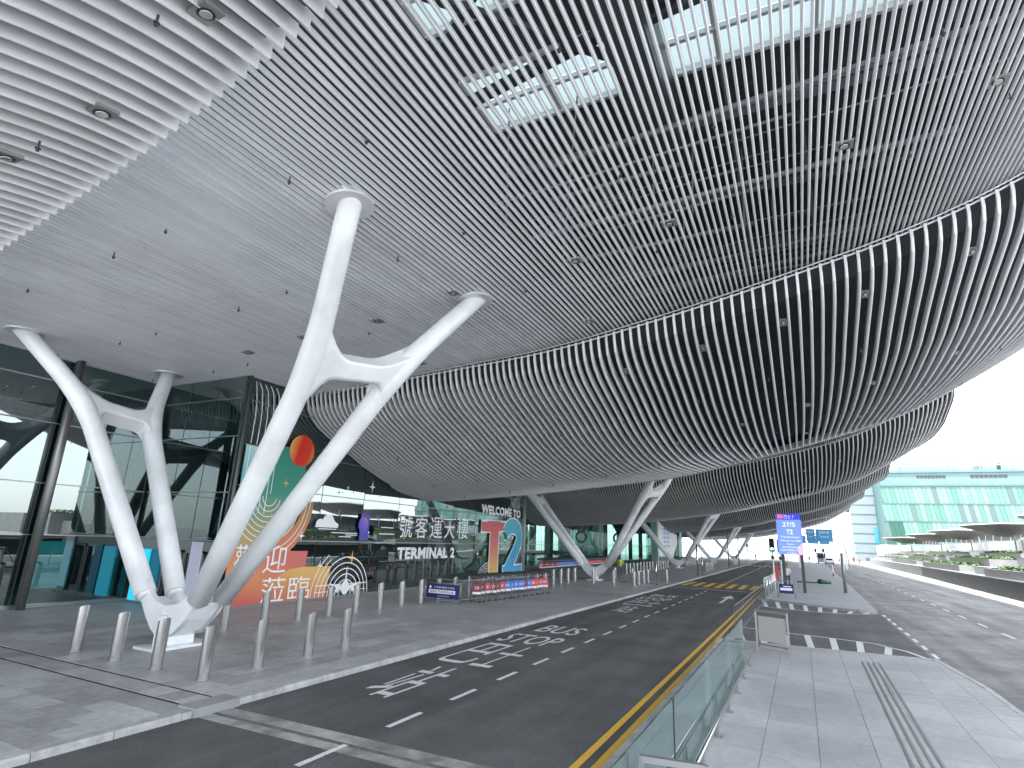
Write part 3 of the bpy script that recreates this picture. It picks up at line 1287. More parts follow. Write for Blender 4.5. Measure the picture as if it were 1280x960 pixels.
for ix_, x in enumerate(np.arange(-22.5, 10, 2.7)):
    for y in (6.3, 9.6, 12.9):
        inst('sprinkler', sp_me, (x + .075 + (0.9 if ix_ % 2 else 0), y, ZS(x)), b1)
for x in np.arange(-16.0, 10.8, 2.6):
    for y in (20.5, 26.5, 32.5):
        inst('sprinkler', sp_me, (gap_at(x), y, zb2(x, y)), b2)
inst('sprinkler', sp_me, (-9.0, 3.0, ZA(-9.0) - .2), nb)
inst('sprinkler', sp_me, (-6.3, 2.8, ZA(-6.3) - .2), nb)
# small fittings in the second shell, a few pixels each
for k in (1,):
    for x in np.arange(-7, 10.8, 2.6):
        for y in (53.5, 58.5, 64):
            t = (y - 17 - PER) / 18
            q = MB()
            q.box(x - .11, x + .11, y - .16, y + .16, zbig(x, t) + .02, zbig(x, t) + .16)
            q.build('downlight', M_GREYSTEEL, bpy.data.objects['canopy_bay.004'])


# ================================================================== BRANCHING COLUMNS
def bez(p0, p1, p2, n):
    return [p0.lerp(p1, i / n).lerp(p1.lerp(p2, i / n), i / n) for i in range(n + 1)]


def strut_path(base, knee, top):
    base, knee, top = Vector(base), Vector(knee), Vector(top)
    a = knee.lerp(base, 0.16)
    c = knee.lerp(top, 0.34)
    return [base, base.lerp(a, .5), a] + bez(a, knee, c, 8)[1:] + [c.lerp(top, .5), top]


def make_column(label, y0, far=False):
    cx, cy = -13.85, 9.85
    root = thing('branching_column', label, 'column', (cx, cy, PZ), 0, 'white branching columns along the kerb')
    DAT = {1: {-1: ((1.05, -.40), (4.26, -.92, 6.66), (6.35, -2.45, 9.55)), 1: ((.95, .32), (5.05, 1.22, 6.98), (6.30, 3.00, 9.55))},
           -1: {-1: ((-.95, -.40), (-5.38, -.62, 6.37), (-7.05, -2.20, 8.65)), 1: ((-.85, .32), (-5.20, 1.30, 6.10), (-7.40, 2.95, 8.65))}}
    for sgn in (1, -1):
        pts = {}
        for ys_ in (-1, 1):
            (bx, by), kn_, tp_ = DAT[sgn][ys_]
            bs = Vector((cx + bx, cy + by, 1.15))
            kn = Vector((cx + kn_[0], cy + kn_[1], kn_[2]))
            tp = Vector((cx + tp_[0], cy + tp_[1], tp_[2]))
            P = strut_path(bs, kn, tp)
            n = len(P)
            rad = []
            for i in range(n):
                f = i / (n - 1)
                rad.append(.245 + .04 * min(1, f / .35) if f < .5 else .285 - .05 * (f - .5) / .5)
            q = MB()
            # necked socket at the foot of the strut
            q.tube([P[0].lerp(P[1], -.03), P[0].lerp(P[1], .03)], [.17, .20], 20)
            q.tube(P, rad, 20)
            for k_ in (2, len(P) - 3):
                t_ = (P[k_ + 1] - P[k_]).normalized() * .012
                q.tube([P[k_] - t_ + t_ * 8, P[k_] + t_ * 9], rad[k_] + .004, 20)
            q.build('strut', M_WHITE, root)
            pts[ys_] = (kn, tp, bs, P)
            # ceiling collar
            q = MB()
            zc = (ZS(tp.x) if sgn > 0 else ZS(tp.x)) - .035
            # point where the strut passes the soffit
            t = (zc - kn.z) / (tp.z - kn.z)
            pc = kn.lerp(tp, min(1, t))
            ring = []
            for k in range(28):
                an = 2 * math.pi * k / 28
                ring.append((pc.x + (.49) * math.cos(an), pc.y + .49 * math.sin(an), ZS(pc.x + .49 * math.cos(an)) - .05))
            q.slab(ring, (0, 0, .05))
            q.build('ceiling_collar', M_GREYSTEEL if False else M_RAIL, root)
        # web between the two struts at knee height, flush with both tubes
        def along(P_, d_):
            """point of the strut axis d_ metres above its knee"""
            k_ = 5
            if d_ >= 0:
                while d_ > (P_[k_ + 1] - P_[k_]).length and k_ < len(P_) - 2:
                    d_ -= (P_[k_ + 1] - P_[k_]).length
                    k_ += 1
                return P_[k_] + (P_[k_ + 1] - P_[k_]).normalized() * d_
            d_ = -d_
            while d_ > (P_[k_] - P_[k_ - 1]).length and k_ > 1:
                d_ -= (P_[k_] - P_[k_ - 1]).length
                k_ -= 1
            return P_[k_] + (P_[k_ - 1] - P_[k_]).normalized() * d_
        PA, PB = pts[-1][3], pts[1][3]
        up_ = (pts[1][1] + pts[-1][1] - pts[1][2] - pts[-1][2]).normalized()
        nrm = up_.cross(Vector((0, 1, 0))).normalized()
        NF, NV = 16, 5
        q = MB()
        TH = .23
        for sd in (-1, 1):
            for a in range(NF + 1):
                f = a / NF
                e_ = abs(2 * f - 1)
                hi = .34 + .85 * max(0, (e_ - .25) / .75) ** 2.2
                lo = -.18 - 1.15 * max(0, (e_ - .52) / .48) ** 2.2
                for c in range(NV + 1):
                    d_ = lo + (hi - lo) * c / NV
                    p_ = along(PA, d_).lerp(along(PB, d_), f)
                    q.v.append(tuple(p_ + nrm * TH * sd))
        M_ = (NF + 1) * (NV + 1)
        for a in range(NF):
            for c in range(NV):
                k_ = a * (NV + 1) + c
                q.face([k_, k_ + 1, k_ + NV + 2, k_ + NV + 1], 0, True)
                q.face([M_ + k_, M_ + k_ + NV + 1, M_ + k_ + NV + 2, M_ + k_ + 1], 0, True)
            k_ = a * (NV + 1)
            q.face([k_, k_ + NV + 1, M_ + k_ + NV + 1, M_ + k_])
            k_ = a * (NV + 1) + NV
            q.face([k_, M_ + k_, M_ + k_ + NV + 1, k_ + NV + 1])
        q.build('web', M_WHITE, root)
    # cast base: V-shaped keel plates with a curved flange, pivot drum, pedestal and plate
    vo = [(-1.28, 1.40), (-1.02, 1.02), (-.74, .68), (-.42, .38), (-.16, .25), (0, .22), (.16, .25), (.42, .38), (.74, .68), (1.02, 1.02), (1.38, 1.40)]
    vi = [(1.02, 1.52), (.72, 1.20), (.42, 1.02), (0, .95), (-.42, 1.02), (-.70, 1.20), (-.96, 1.52)]
    for y in (-.46, .26):
        q = MB()
        q.slab([(cx + a, cy + y, PZ + c) for a, c in vo + vi], (0, .13, 0))
        q.build('keel_plate', M_WHITE, root)
    q = MB()
    for (a, c), (d, e) in zip(vo[:-1], vo[1:]):
        if max(abs(a), abs(d)) > 1.05:
            continue
        n_ = len(q.v)
        tt = Vector((d - a, e - c)).normalized()
        nx_, nz_ = -tt.y * .05, tt.x * .05
        wa, wb = .52 - .22 * abs(a), .52 - .22 * abs(d)
        q.v += [(cx + a, cy - wa, PZ + c), (cx + a, cy + wa, PZ + c), (cx + d, cy + wb, PZ + e), (cx + d, cy - wb, PZ + e),
                (cx + a + nx_, cy - wa, PZ + c + nz_), (cx + a + nx_, cy + wa, PZ + c + nz_), (cx + d + nx_, cy + wb, PZ + e + nz_), (cx + d + nx_, cy - wb, PZ + e + nz_)]
        for f_ in ((0, 1, 2, 3), (7, 6, 5, 4), (0, 3, 7, 4), (1, 5, 6, 2), (0, 4, 5, 1), (3, 2, 6, 7)):
            q.face([n_ + k for k in f_])
    q.build('curved_flange', M_WHITE, root)
    q = MB()
    q.tube([(cx - .22, cy - .50, PZ + .66), (cx - .22, cy - .44, PZ + .66)], .24, 22)
    q.tube([(cx, cy - .30, PZ + .70), (cx, cy + .30, PZ + .70)], .22, 22)
    q.build('pivot_pin', M_WHITE, root)
    q = MB()
    q.box(cx - .13, cx + .13, cy - .34, cy + .34, PZ + .05, PZ + .34)
    q.slab([(cx - .02, cy - .60, PZ + .05), (cx + .16, cy - .60, PZ + .05), (cx + .16, cy - .60, PZ + .74), (cx - .02, cy - .60, PZ + .74)], (0, .12, 0))
    q.build('pedestal', M_WHITE, root)
    q = MB()
    q.box(cx - .38, cx + .42, cy - .82, cy + .70, PZ + .0, PZ + .055)
    q.build('base_plate', M_WHITE, root)
    return root


cl = ['nearest white branching steel column, standing among the steel bollards at the left',
      'second white branching column, beyond the baggage trolleys',
      'third white branching column down the kerb, in front of the white wall advert',
      'fourth white branching column down the kerb',
      'fifth white branching column, far down the kerb',
      'sixth and farthest white branching column']
col0 = make_column(cl[0], 0)
for k in range(1, 6):
    dup(col0, (-14.5, 9.85 + PER * k, PZ), label=cl[k])


# ================================================================== TERMINAL FACADE
WALLP = [(y, round(float(np.interp(y, [14, 17, 22, 27.5, 34.9, 43.1], [-18.2, -18.35, -18.4, -18.8, -19.4, -20.2])), 3))
         for y in (14.2, 16.0, 18.6, 21.35, 24.3, 27.35, 30.4, 33.5, 36.6, 39.8, 43.1)]
wall_x = lambda y: float(np.interp(y, [p[0] for p in WALLP], [p[1] for p in WALLP]))


def glass_wall(root, pts, z0, ztops, transoms, step, gm=M_FGLASS, mull=.05, ins=0.0, tr=.035, nodes=False):
    """pts: polyline (x, y); panes between mullions and transoms, each pane its own part"""
    P = [Vector((p[0], p[1], 0)) for p in pts]
    L = [0]
    for a, c in zip(P[:-1], P[1:]):
        L.append(L[-1] + (c - a).length)
    tot = L[-1]

    def at(s):
        s = max(0, min(tot, s))
        if nodes:
            k = s / tot * (len(P) - 1)
            i = min(int(k), len(P) - 2)
            return P[i].lerp(P[i + 1], k - i)
        for i in range(len(P) - 1):
            if s <= L[i + 1] + 1e-6:
                return P[i].lerp(P[i + 1], (s - L[i]) / (L[i + 1] - L[i]))
        return P[-1]
    n = len(P) - 1 if nodes else max(1, round(tot / step))
    lv = [z0] + [t for t in transoms if t < ztops] + [ztops]
    for i in range(n):
        a, c = at(tot * i / n), at(tot * (i + 1) / n)
        t = (c - a).normalized()
        nr = Vector((t.y, -t.x, 0))
        a2, c2 = a + t * .02, c - t * .02
        for za, zb in zip(lv[:-1], lv[1:]):
            q = MB()
            q.slab([(a2.x, a2.y, za + .015), (c2.x, c2.y, za + .015), (c2.x, c2.y, zb - .015), (a2.x, a2.y, zb - .015)], nr * .0 + Vector((0, 0, 0))) if False else q.quad((a2.x, a2.y, za + .015), (c2.x, c2.y, za + .015), (c2.x, c2.y, zb - .015), (a2.x, a2.y, zb - .015))
            q.build('pane', gm, root)
    for i in range(n + 1):
        a = at(tot * i / n)
        t = (at(tot * i / n + .05) - at(tot * i / n - .05)).normalized()
        nr = Vector((t.y, -t.x, 0))
        q = MB()
        a_, c_ = a - nr * .06 - t * mull / 2, a - nr * .06 + t * mull / 2
        q.slab([(a_.x, a_.y, z0), (c_.x, c_.y, z0), (c_.x, c_.y, ztops), (a_.x, a_.y, ztops)], (0, 0, 0)) if False else q.bar((a.x - nr.x * .05, a.y - nr.y * .05, z0), (a.x - nr.x * .05, a.y - nr.y * .05, ztops), mull, mull)
        q.build('mullion', M_MULL, root)
    for zt in transoms:
        if zt < ztops:
            q = MB()
            for i in range(n):
                a, c = at(tot * i / n), at(tot * (i + 1) / n)
                t = (c - a).normalized()
                nr = Vector((t.y, -t.x, 0)) * ins
                q.bar((a.x + nr.x, a.y + nr.y, zt), (c.x + nr.x, c.y + nr.y, zt), .09, tr)
            q.build('transom', M_TRANSOM, root)
    q = MB()
    for i in range(n):
        a, c = at(tot * i / n), at(tot * (i + 1) / n)
        q.bar((a.x, a.y, z0 - .04), (c.x, c.y, z0 - .04), .16, .12)
    q.build('sill', M_TRANSOM, root)


fw = thing('glass_facade', 'dark green glass wall on the far left mirroring sky and white struts', 'glass wall', (-23, 4, PZ))
glass_wall(fw, [(-23.0, -11), (-23.0, 13.8)], .12, 8.9, [2.35, 4.05, 6.1, 7.55], 3.1, ins=.02)
q = MB()
q.tube([(-22.62, 10.45, PZ), (-22.62, 10.45, 8.8)], .13, 14)
q.build('steel_post', M_STEELCAP, fw)
q = MB()
q.box(-22.86, -22.74, 10.38, 10.52, .1, 8.8)
q.build('post_bracket', M_DARK, fw)
fr_ = thing('glass_return', 'glass entrance return facing the camera beside the mural corner', 'glass wall', (-20.6, 13.9, PZ))
glass_wall(fr_, [(-22.95, 13.9), (-18.25, 13.9)], .12, 8.9, [1.98, 2.36, 4.05, 6.1, 7.55], 1.55, ins=-.02)
q = MB()
for (xa, xb) in ((-22.3, -21.2), (-21.1, -20.0), (-19.9, -18.9)):
    q.box(xa, xa + .07, 13.8, 13.88, PZ, 2.0)
    q.box(xb - .07, xb, 13.8, 13.88, PZ, 2.0)
    q.box(xa, xb, 13.8, 13.88, 1.9, 2.0)
q.build('door_frame', M_GREYSTEEL, fr_)
q = MB()
q.box(-22.7, -18.3, 13.70, 13.95, 2.0, 2.32)
q.build('door_header', mat('door_header_grey', (.20, .22, .22), rough=.4), fr_)
# posters
po = MB()
po.box(-22.35, -21.55, 13.60, 13.66, .15, 1.95)
tag(po.build('poster', mat('cyan_poster', (0.02, 0.50, 0.70), rough=.4, emit=.18), origin=(-22, 13.63, .1)), 'bright cyan poster panel standing beside the left doors behind the struts', 'poster')
po = MB()
po.box(-21.4, -20.9, 13.62, 13.68, .15, 1.95)
tag(po.build('poster', mat('teal_poster', (0.01, 0.22, 0.36), rough=.4), origin=(-21, 13.63, .1)), 'narrow dark teal poster panel next to the cyan one by the doors', 'poster')
po = MB()
po.box(-19.3, -18.75, 13.62, 13.68, .3, 2.3)
tag(po.build('poster', mat('lilac_poster', (0.62, 0.64, 0.78), rough=.4), origin=(-19, 13.63, .1)), 'pale lilac poster panel close to the mural corner', 'poster')
for (ya, m_, lb) in ((6.9, mat('cyan_dim', (0.03, 0.42, 0.55), rough=.5, emit=.15), 'cyan display panel standing inside the left glass wall'),):
    po = MB()
    po.box(-24.3, -24.22, 11.2, 12.4, .5, 2.1)
    tag(po.build('digital_display', m_, origin=(-24.25, 11.8, .1)), lb, 'display')
bn = MB()
bn.slab([(-20.9, 15.2, 2.6), (-19.9, 15.2, 2.6), (-19.9, 15.2, 4.0), (-20.9, 15.2, 4.0)], (0, .05, 0))
bn.slab([(-20.4, 15.17, 2.6), (-20.28, 15.17, 2.6), (-19.95, 15.17, 4.0), (-20.07, 15.17, 4.0)], (0, .02, 0), 1)
tag(bn.build('banner', [mat('indigo_banner', (0.03, 0.03, 0.35), rough=.5), M_LWHITE], origin=(-20.4, 15.2, 2.6)), 'indigo banner with white diagonal stripe hanging inside the glass return', 'banner')

fm = thing('mural_facade', 'curved glass wall carrying the colourful welcome mural', 'glass wall', (-18.8, 28, PZ))
glass_wall(fm, [(p[1], p[0]) for p in WALLP], .12, 8.9, [2.42, 4.35, 5.85, 7.5], 3.05, ins=.03, nodes=True)
q = MB()
q.bar((-20.2, 43.15, PZ), (-20.2, 43.15, 8.8), .22, .22)
q.build('corner_post', M_TRANSOM, fm)
q = MB()
q.bar((-18.2, 14.05, PZ), (-18.2, 14.05, 8.8), .10, .10)
q.build('corner_post', M_MULL, fm)
fr2 = thing('glass_return', 'narrow glass return wall behind the end of the mural', 'glass wall', (-23, 43.2, PZ))
glass_wall(fr2, [(-26.4, 43.25), (-20.3, 43.25)], .12, 7.5, [2.42, 4.35], 2.0, M_FGLASS2)
fx = thing('recessed_facade', 'recessed clear glass wall behind the second white column, green light inside', 'glass wall', (-26.5, 60, PZ))
glass_wall(fx, [(-26.5, 43.4), (-26.5, 83)], .12, 8.4, [2.3, 4.9], 3.1, M_FGLASS2)
fy = thing('advert_facade', 'projecting wall with a large white advert, behind the third column', 'glass wall', (-19, 97, PZ))
glass_wall(fy, [(-18.4, 83), (-18.8, 96), (-20.0, 112)], .12, 8.9, [2.4, 4.35, 5.85], 3.2)
q = MB()
q.bar((-18.4, 82.9, PZ), (-18.4, 82.9, 7.0), .9, .9)
q.build('corner_post', mat('pale_green_cladding', (.30, .52, .48), rough=.4), fy)
q = MB()
q.poly([(-18.25, 84.2, 1.2), (-18.65, 97, 1.2), (-19.1, 103, 3.0), (-19.1, 103, 4.6), (-18.6, 94, 4.9), (-18.25, 84.2, 6.2)])
o = q.build('advert', M_LWHITE, fy)
q = MB()
q.quad((-18.9, 103.6, .3), (-19.3, 106.5, .3), (-19.3, 106.5, 5.0), (-18.9, 103.6, 4.4))
q.build('red_advert_strip', M_REDP, fy)
q = MB()
q.quad((-19.3, 106.8, .3), (-19.85, 111.8, .3), (-19.85, 111.8, 5.4), (-19.3, 106.8, 5.4))
q.build('cyan_advert_strip', mat('pale_cyan_print', (.35, .7, .75), rough=.5), fy)
q = MB()
for i, yy in enumerate((88.5, 91.6)):
    for j in range(5):
        q.quad((-18.22 - (yy - 84) * .03, yy, 5.0 - j * .62), (-18.22 - (yy - 82) * .03, yy + 2.2 - (j % 2) * .6, 5.0 - j * .62), (-18.22 - (yy - 82) * .03, yy + 2.2 - (j % 2) * .6, 5.3 - j * .62), (-18.22 - (yy - 84) * .03, yy, 5.3 - j * .62))
q.build('advert_print', mat('advert_blue', (.35, .42, .80), rough=.5), fy)
fr3 = thing('glass_return', 'glass return with dark entrance, left of the white advert wall', 'glass wall', (-22, 83, PZ))
glass_wall(fr3, [(-26.4, 83.1), (-18.9, 83.1)], .12, 7.5, [2.5, 4.9], 1.9, M_FGLASS2)
q = MB()
strip(q, arc(0, 0, .75, .75, 0, 360, 24)[:-1], .28, lambda u, v, d: (-23.6 + u, 83.0, 3.5 + v), closed=True)
strip(q, arc(0, 0, .55, .55, 0, 360, 24)[:-1], .2, lambda u, v, d: (-23.6 + u, 83.0, 4.9 + v), closed=True)
q.build('ring_emblem', M_BLACK, fr3)
fz = thing('recessed_facade', 'farther recessed glass wall beyond the white advert', 'glass wall', (-26.5, 130, PZ))
glass_wall(fz, [(-26.5, 112.3), (-26.5, 150)], .12, 8.4, [2.3, 4.9], 4, M_FGLASS2)

# interior behind the glass: floor slab, mezzanine, core walls with far windows, columns
inn = thing('terminal_interior', 'dim terminal hall seen through the green glass', 'building', (-36, 60, 0))
q = MB()
q.box(-47, -27.2, -11, 152, PZ, PZ + .03)
q.box(-27.2, -20.6, 14.4, 42.8, PZ, PZ + .03)
q.build('floor', mat('hall_floor', (.30, .31, .31), rough=.25), inn)
q = MB()
q.box(-47, -27.8, -11, 152, 8.9, 9.1)
q.box(-47, -46.8, -11, 42, PZ, 9)
q.box(-47, -46.8, 118, 152, PZ, 9)
q.box(-47, -23.2, -11.3, -11.1, PZ, 9)
# back wall with window openings for Y 42..118
for y in np.arange(42, 118, 7.6):
    q.box(-47, -46.8, y, y + 3.0, PZ, 9)
    q.box(-47, -46.8, y + 3.0, y + 7.6, PZ, .8)
    q.box(-47, -46.8, y + 3.0, y + 7.6, 5.6, 9)
q.build('hall_wall', mat('hall_wall_grey', (.16, .18, .18), rough=.6, var=.2, scale=.6), inn)
q = MB()
q.box(-30.5, -30.3, -8, 43.2, PZ, 8.8)
q.box(-30.3, -26.6, 43.35, 43.5, PZ, 8.8)
q.build('partition', mat('partition_green', (.035, .06, .055), rough=.5, var=.4, scale=.8), inn)
q = MB()
for y in np.arange(16, 150, 8.6):
    q.cyl((-31.5, y), .4, PZ, 8.9, 14)
q.build('hall_column', mat('hall_column_grey', (.4, .42, .42), rough=.5), inn)
q = MB()
for y in np.arange(45, 82, 6.0):
    q.box(-38.0, -37.9, y, y + 2.0, 1.2, 4.2)
q.build('daylight_glow_panel', mat('daylight_glow_green', (.25, .60, .46), rough=.5, emit=.30), inn)  # added glowing panels, stand for green daylight from the far windows
q = MB()
rr = random.Random(5)
for i in range(150):
    y = 46 + rr.random() * 34
    x = -29 - rr.random() * 1.2
    z = .1 + rr.random() * 1.3
    s_ = .12 + rr.random() * .16
    n_ = Vector((rr.uniform(-1, 1), rr.uniform(-1, 1), rr.uniform(-1, 1))).normalized() * s_
    m_ = Vector((-n_.y, n_.x, rr.uniform(-.1, .1)))
    c_ = Vector((x, y, z))
    q.quad(c_ - n_, c_ + m_, c_ + n_, c_ - m_)
o = q.build('indoor_greenery', mat('indoor_leaf', (.06, .20, .06), rough=.6))
o['kind'] = 'stuff'

# ---- mural
mur = fm
MP = lambda u, v, d=0: (wall_x(u) + .085 + d, u, v)


def cut(poly, y, keep_low):
    out = []
    for i in range(len(poly)):
        a, c = poly[i], poly[(i + 1) % len(poly)]
        da, dc = a[0] - y, c[0] - y
        ina, inc = (da <= 0) == keep_low or da == 0, (dc <= 0) == keep_low or dc == 0
        if ina:
            out.append(a)
        if ina != inc:
            t = da / (da - dc)
            out.append((y, a[1] + (c[1] - a[1]) * t))
    return out


def wall_poly(q, pts, d, mi=0):
    """flat print cut at the mullions so that it follows the faceted wall"""
    ys = [p[0] for p in WALLP]
    for a, c in zip(ys[:-1], ys[1:]):
        if max(p[0] for p in pts) <= a or min(p[0] for p in pts) >= c:
            continue
        k = cut(cut(list(pts), a, False), c, True)
        if len(k) >= 3:
            q.poly([MP(u, v, d) for u, v in k], mi)


def mpoly(name, pts, m, d=0.0, parent=fm, sub=True):
    q = MB()
    # tessellate long shapes so they follow the curved wall
    wall_poly(q, pts, d)
    return q.build(name, m, parent)


G_GREEN = grad_mat('print_green_to_orange', (0, 0, 1), [(0.0, (.72, .22, .10)), (1.6, (.72, .32, .15)), (2.5, (.50, .38, .18)), (3.3, (.26, .36, .20)), (4.2, (.06, .30, .22)), (6.5, (.04, .26, .19))])
G_BAND = grad_mat('print_brown_band', (0, 0, 1), [(1.8, (.72, .22, .14)), (2.9, (.62, .24, .11)), (4.0, (.30, .22, .09))])
G_RED = grad_mat('print_red_block', (0, .6, .5), [(9.6, (.75, .30, .14)), (11.0, (.68, .19, .14)), (12.2, (.62, .16, .18))])
G_YEL = grad_mat('print_yellow_wave', (0, .2, 1), [(3.3, (.62, .15, .13)), (4.1, (.70, .28, .11)), (4.9, (.76, .48, .15)), (5.4, (.72, .39, .13))])
G_SUN = grad_mat('print_sun', (0, .9, -.25), [(12.9, (.80, .55, .15)), (13.25, (.80, .40, .10)), (13.7, (.72, .03, .02)), (14.2, (.70, .06, .03)), (14.6, (.75, .35, .08))])
G_CY = grad_mat('print_cyan_corner', (0, 0, 1), [(3.0, (.20, .45, .45)), (4.6, (.15, .50, .52)), (5.9, (.50, .75, .75))])
G_T = grad_mat('print_letter_t', (0, 0, 1), [(.2, (.76, .58, .16)), (1.2, (.75, .36, .16)), (2.4, (.68, .19, .18)), (4.0, (.60, .14, .15))])
G_2 = grad_mat('print_digit_2', (0, 0, 1), [(.1, (.12, .48, .85)), (1.8, (.06, .38, .62)), (4.2, (.12, .52, .62))])

mpoly('green_print', [(14.3, 1.6), (17.15, 1.9), (17.15, 3.0), (17.5, 4.6), (17.35, 5.5), (16.6, 6.1), (15.95, 6.0), (15.2, 5.95), (14.3, 3.4)], G_GREEN, 0)
mpoly('cyan_print', [(14.25, 3.3), (15.1, 3.3), (15.6, 5.83), (14.25, 5.83)], G_CY, .004)
q = MB()
for i in range(5):
    x0 = 14.4 + i * .28
    q.quad(MP(x0, 3.4, .008), MP(x0 + .035, 3.4, .008), MP(x0 + .05, 5.8, .008), MP(x0 + .015, 5.8, .008))
    pts = [(x0 + .03, 5.9), (x0 + .05, 6.9), (x0 + .0, 7.5), (x0 - .1 - .05 * i * 0, 8.0), (x0 - .28, 8.25)]
    pts = [(max(14.25, a), c) for a, c in pts]
    strip(q, pts, .035, MP, .004)
q.build('white_line_print', M_LWHITE, fm)
band = [(16.9, 1.95), (17.3, 2.2), (17.75, 2.75), (18.0, 3.3), (18.08, 4.0), (17.55, 4.0), (17.45, 3.5), (17.2, 3.05), (16.6, 2.55), (15.6, 2.2), (15.6, 1.9)]
mpoly('orange_band_print', band, G_BAND, .008)
q = MB()
for i in range(2):
    r_ = 2.05 + i * .2
    strip(q, [(15.75 + r_ * math.cos(R(a)) * .95, 4.05 + r_ * math.sin(R(a))) for a in range(-85, 2, 6)], .03, MP, .014)
for i in range(1, 9):
    r_ = .16 + i * .2
    pts = [(15.72 + r_ * math.cos(R(a)) * .95, 4.05 + r_ * math.sin(R(a))) for a in range(-178, -20 if i > 2 else -2, 8)]
    pts = [(max(14.28, a), max(1.95, c)) for a, c in pts]
    strip(q, pts, .032, MP, .014)
strip(q, [(15.72, 4.15), (15.72, 5.2)], .032, MP, .014)
q.build('ring_print', M_LWHITE, fm)
mpoly('sun_print', arc(17.04, 6.02, .68, .64, 0, 360, 36)[:-1], G_SUN, .012)
mpoly('red_block_print', [(14.25, .14), (17.4, .14), (18.02, 1.42), (18.08, 2.03), (15.4, 2.03), (14.25, 1.9)], G_RED, .018)
wave = [(14.25, .14), (19.35, .14), (19.52, 1.40), (18.0, 1.42), (17.2, 1.33), (16.7, 1.1), (16.2, .9), (15.6, 1.0), (15.0, 1.05), (14.25, .9)]
q = MB()
wall_poly(q, wave, .022)
q.build('orange_wave_print', G_YEL, fm)


def mtext(name, body, u0, u1, v0, v1, m=M_LWHITE, bold=.02, d=.045, **k):
    q = MB()
    add_text(q, body, u0, u1, v0, v1, MP, bold=bold, d=d, **k)
    return q.build(name, m, fm)


mtext('lettering', '歡', 14.50, 15.55, 1.22, 2.26)
mtext('lettering', '迎', 15.84, 16.97, 1.22, 2.24)
mtext('lettering', '蒞', 15.93, 17.06, .16, 1.06)
mtext('lettering', '臨', 17.25, 18.40, .16, 1.06)
mtext('lettering', '二', 22.6, 23.9, 2.80, 3.15)
for ch, (a, c, z0, z1) in zip('號客運大樓', ((24.31, 25.55, 2.68, 3.80), (25.85, 27.12, 2.68, 3.83), (27.45, 28.85, 2.70, 3.86), (29.1, 30.45, 2.70, 3.72), (30.8, 32.3, 2.72, 3.97))):
    mtext('lettering', ch, a, c, z0, z1, bold=.025)
mtext('lettering', 'TERMINAL 2', 24.3, 30.6, 1.60, 2.20, bold=.045, d=.045, spacing=1.08)
mtext('lettering', 'WELCOME TO', 34.2, 41.9, 4.42, 5.05, bold=.045, d=.045, spacing=1.08)
# T2: white outline below, colour above
def blob(pts, grow):
    c = Vector((sum(p[0] for p in pts) / len(pts), sum(p[1] for p in pts) / len(pts)))
    return pts


Tp = [(34.35, 3.95), (39.0, 4.05), (39.0, 3.35), (37.55, 3.3), (37.55, .2), (35.9, .2), (35.9, 3.2), (34.35, 3.2)]
q = MB()
wall_poly(q, Tp, .024)
q.build('letter_print', G_T, fm)
q = MB()
strip(q, Tp, .13, MP, .028, closed=True)
# digit 2 as thick stroke
two = arc(40.35, 3.0, 1.55, .78, 165, -20, 14) + [(41.6, 2.45), (40.9, 1.75), (39.9, .95), (39.3, .5)]
q2 = MB()
strip(q, two, 1.30, MP, .034)
strip(q2, two, 1.08, MP, .040)
q.quad(MP(38.4, .12, .034), MP(42.65, .12, .034), MP(42.65, .98, .034), MP(38.4, .98, .034))
q2.quad(MP(38.55, .18, .041), MP(42.5, .18, .041), MP(42.5, .88, .041), MP(38.55, .88, .041))
q.build('letter_outline', M_LWHITE, fm)
q2.build('letter_print', G_2, fm)


def star(cu, cv, r, m=M_LWHITE, k=.75):
    pts = []
    for i in range(8):
        a = R(90 + 45 * i)
        rr_ = r if i % 2 == 0 else r * .22
        pts.append((cu + rr_ * math.cos(a) * k, cv + rr_ * math.sin(a)))
    return mpoly('star_print', pts, m, .02)


M_ORANGE = mat('orange_print', (.88, .42, .08), rough=.5)
M_TAN = mat('tan_print', (.62, .42, .2), rough=.5)
star(21.76, 4.98, .33)
star(20.04, 4.78, .15)
star(19.72, 4.55, .15)
star(17.61, 2.62, .24)
star(20.82, 1.72, .36, M_ORANGE)
star(18.86, 1.42, .26)
star(16.42, 4.62, .24, M_TAN)
star(34.0, 1.8, .32)
cld = [(18.3, 3.0), (19.65, 3.0)] + arc(19.5, 3.1, .2, .12, -20, 80, 5) + arc(19.05, 3.3, .33, .25, 10, 160, 9) + arc(18.6, 3.15, .26, .2, 60, 190, 7)
mpoly('cloud_print', cld, M_LWHITE, .02)
q = MB()
for (a, c, z) in ((18.5, 19.6, 2.92), (19.3, 21.0, 2.78), (19.8, 20.6, 2.62), (20.2, 21.0, 2.70)):
    q.quad(MP(a, z, .02), MP(c, z, .02), MP(c, z + .035, .02), MP(a, z + .035, .02))
q.build('line_print', M_LWHITE, fm)
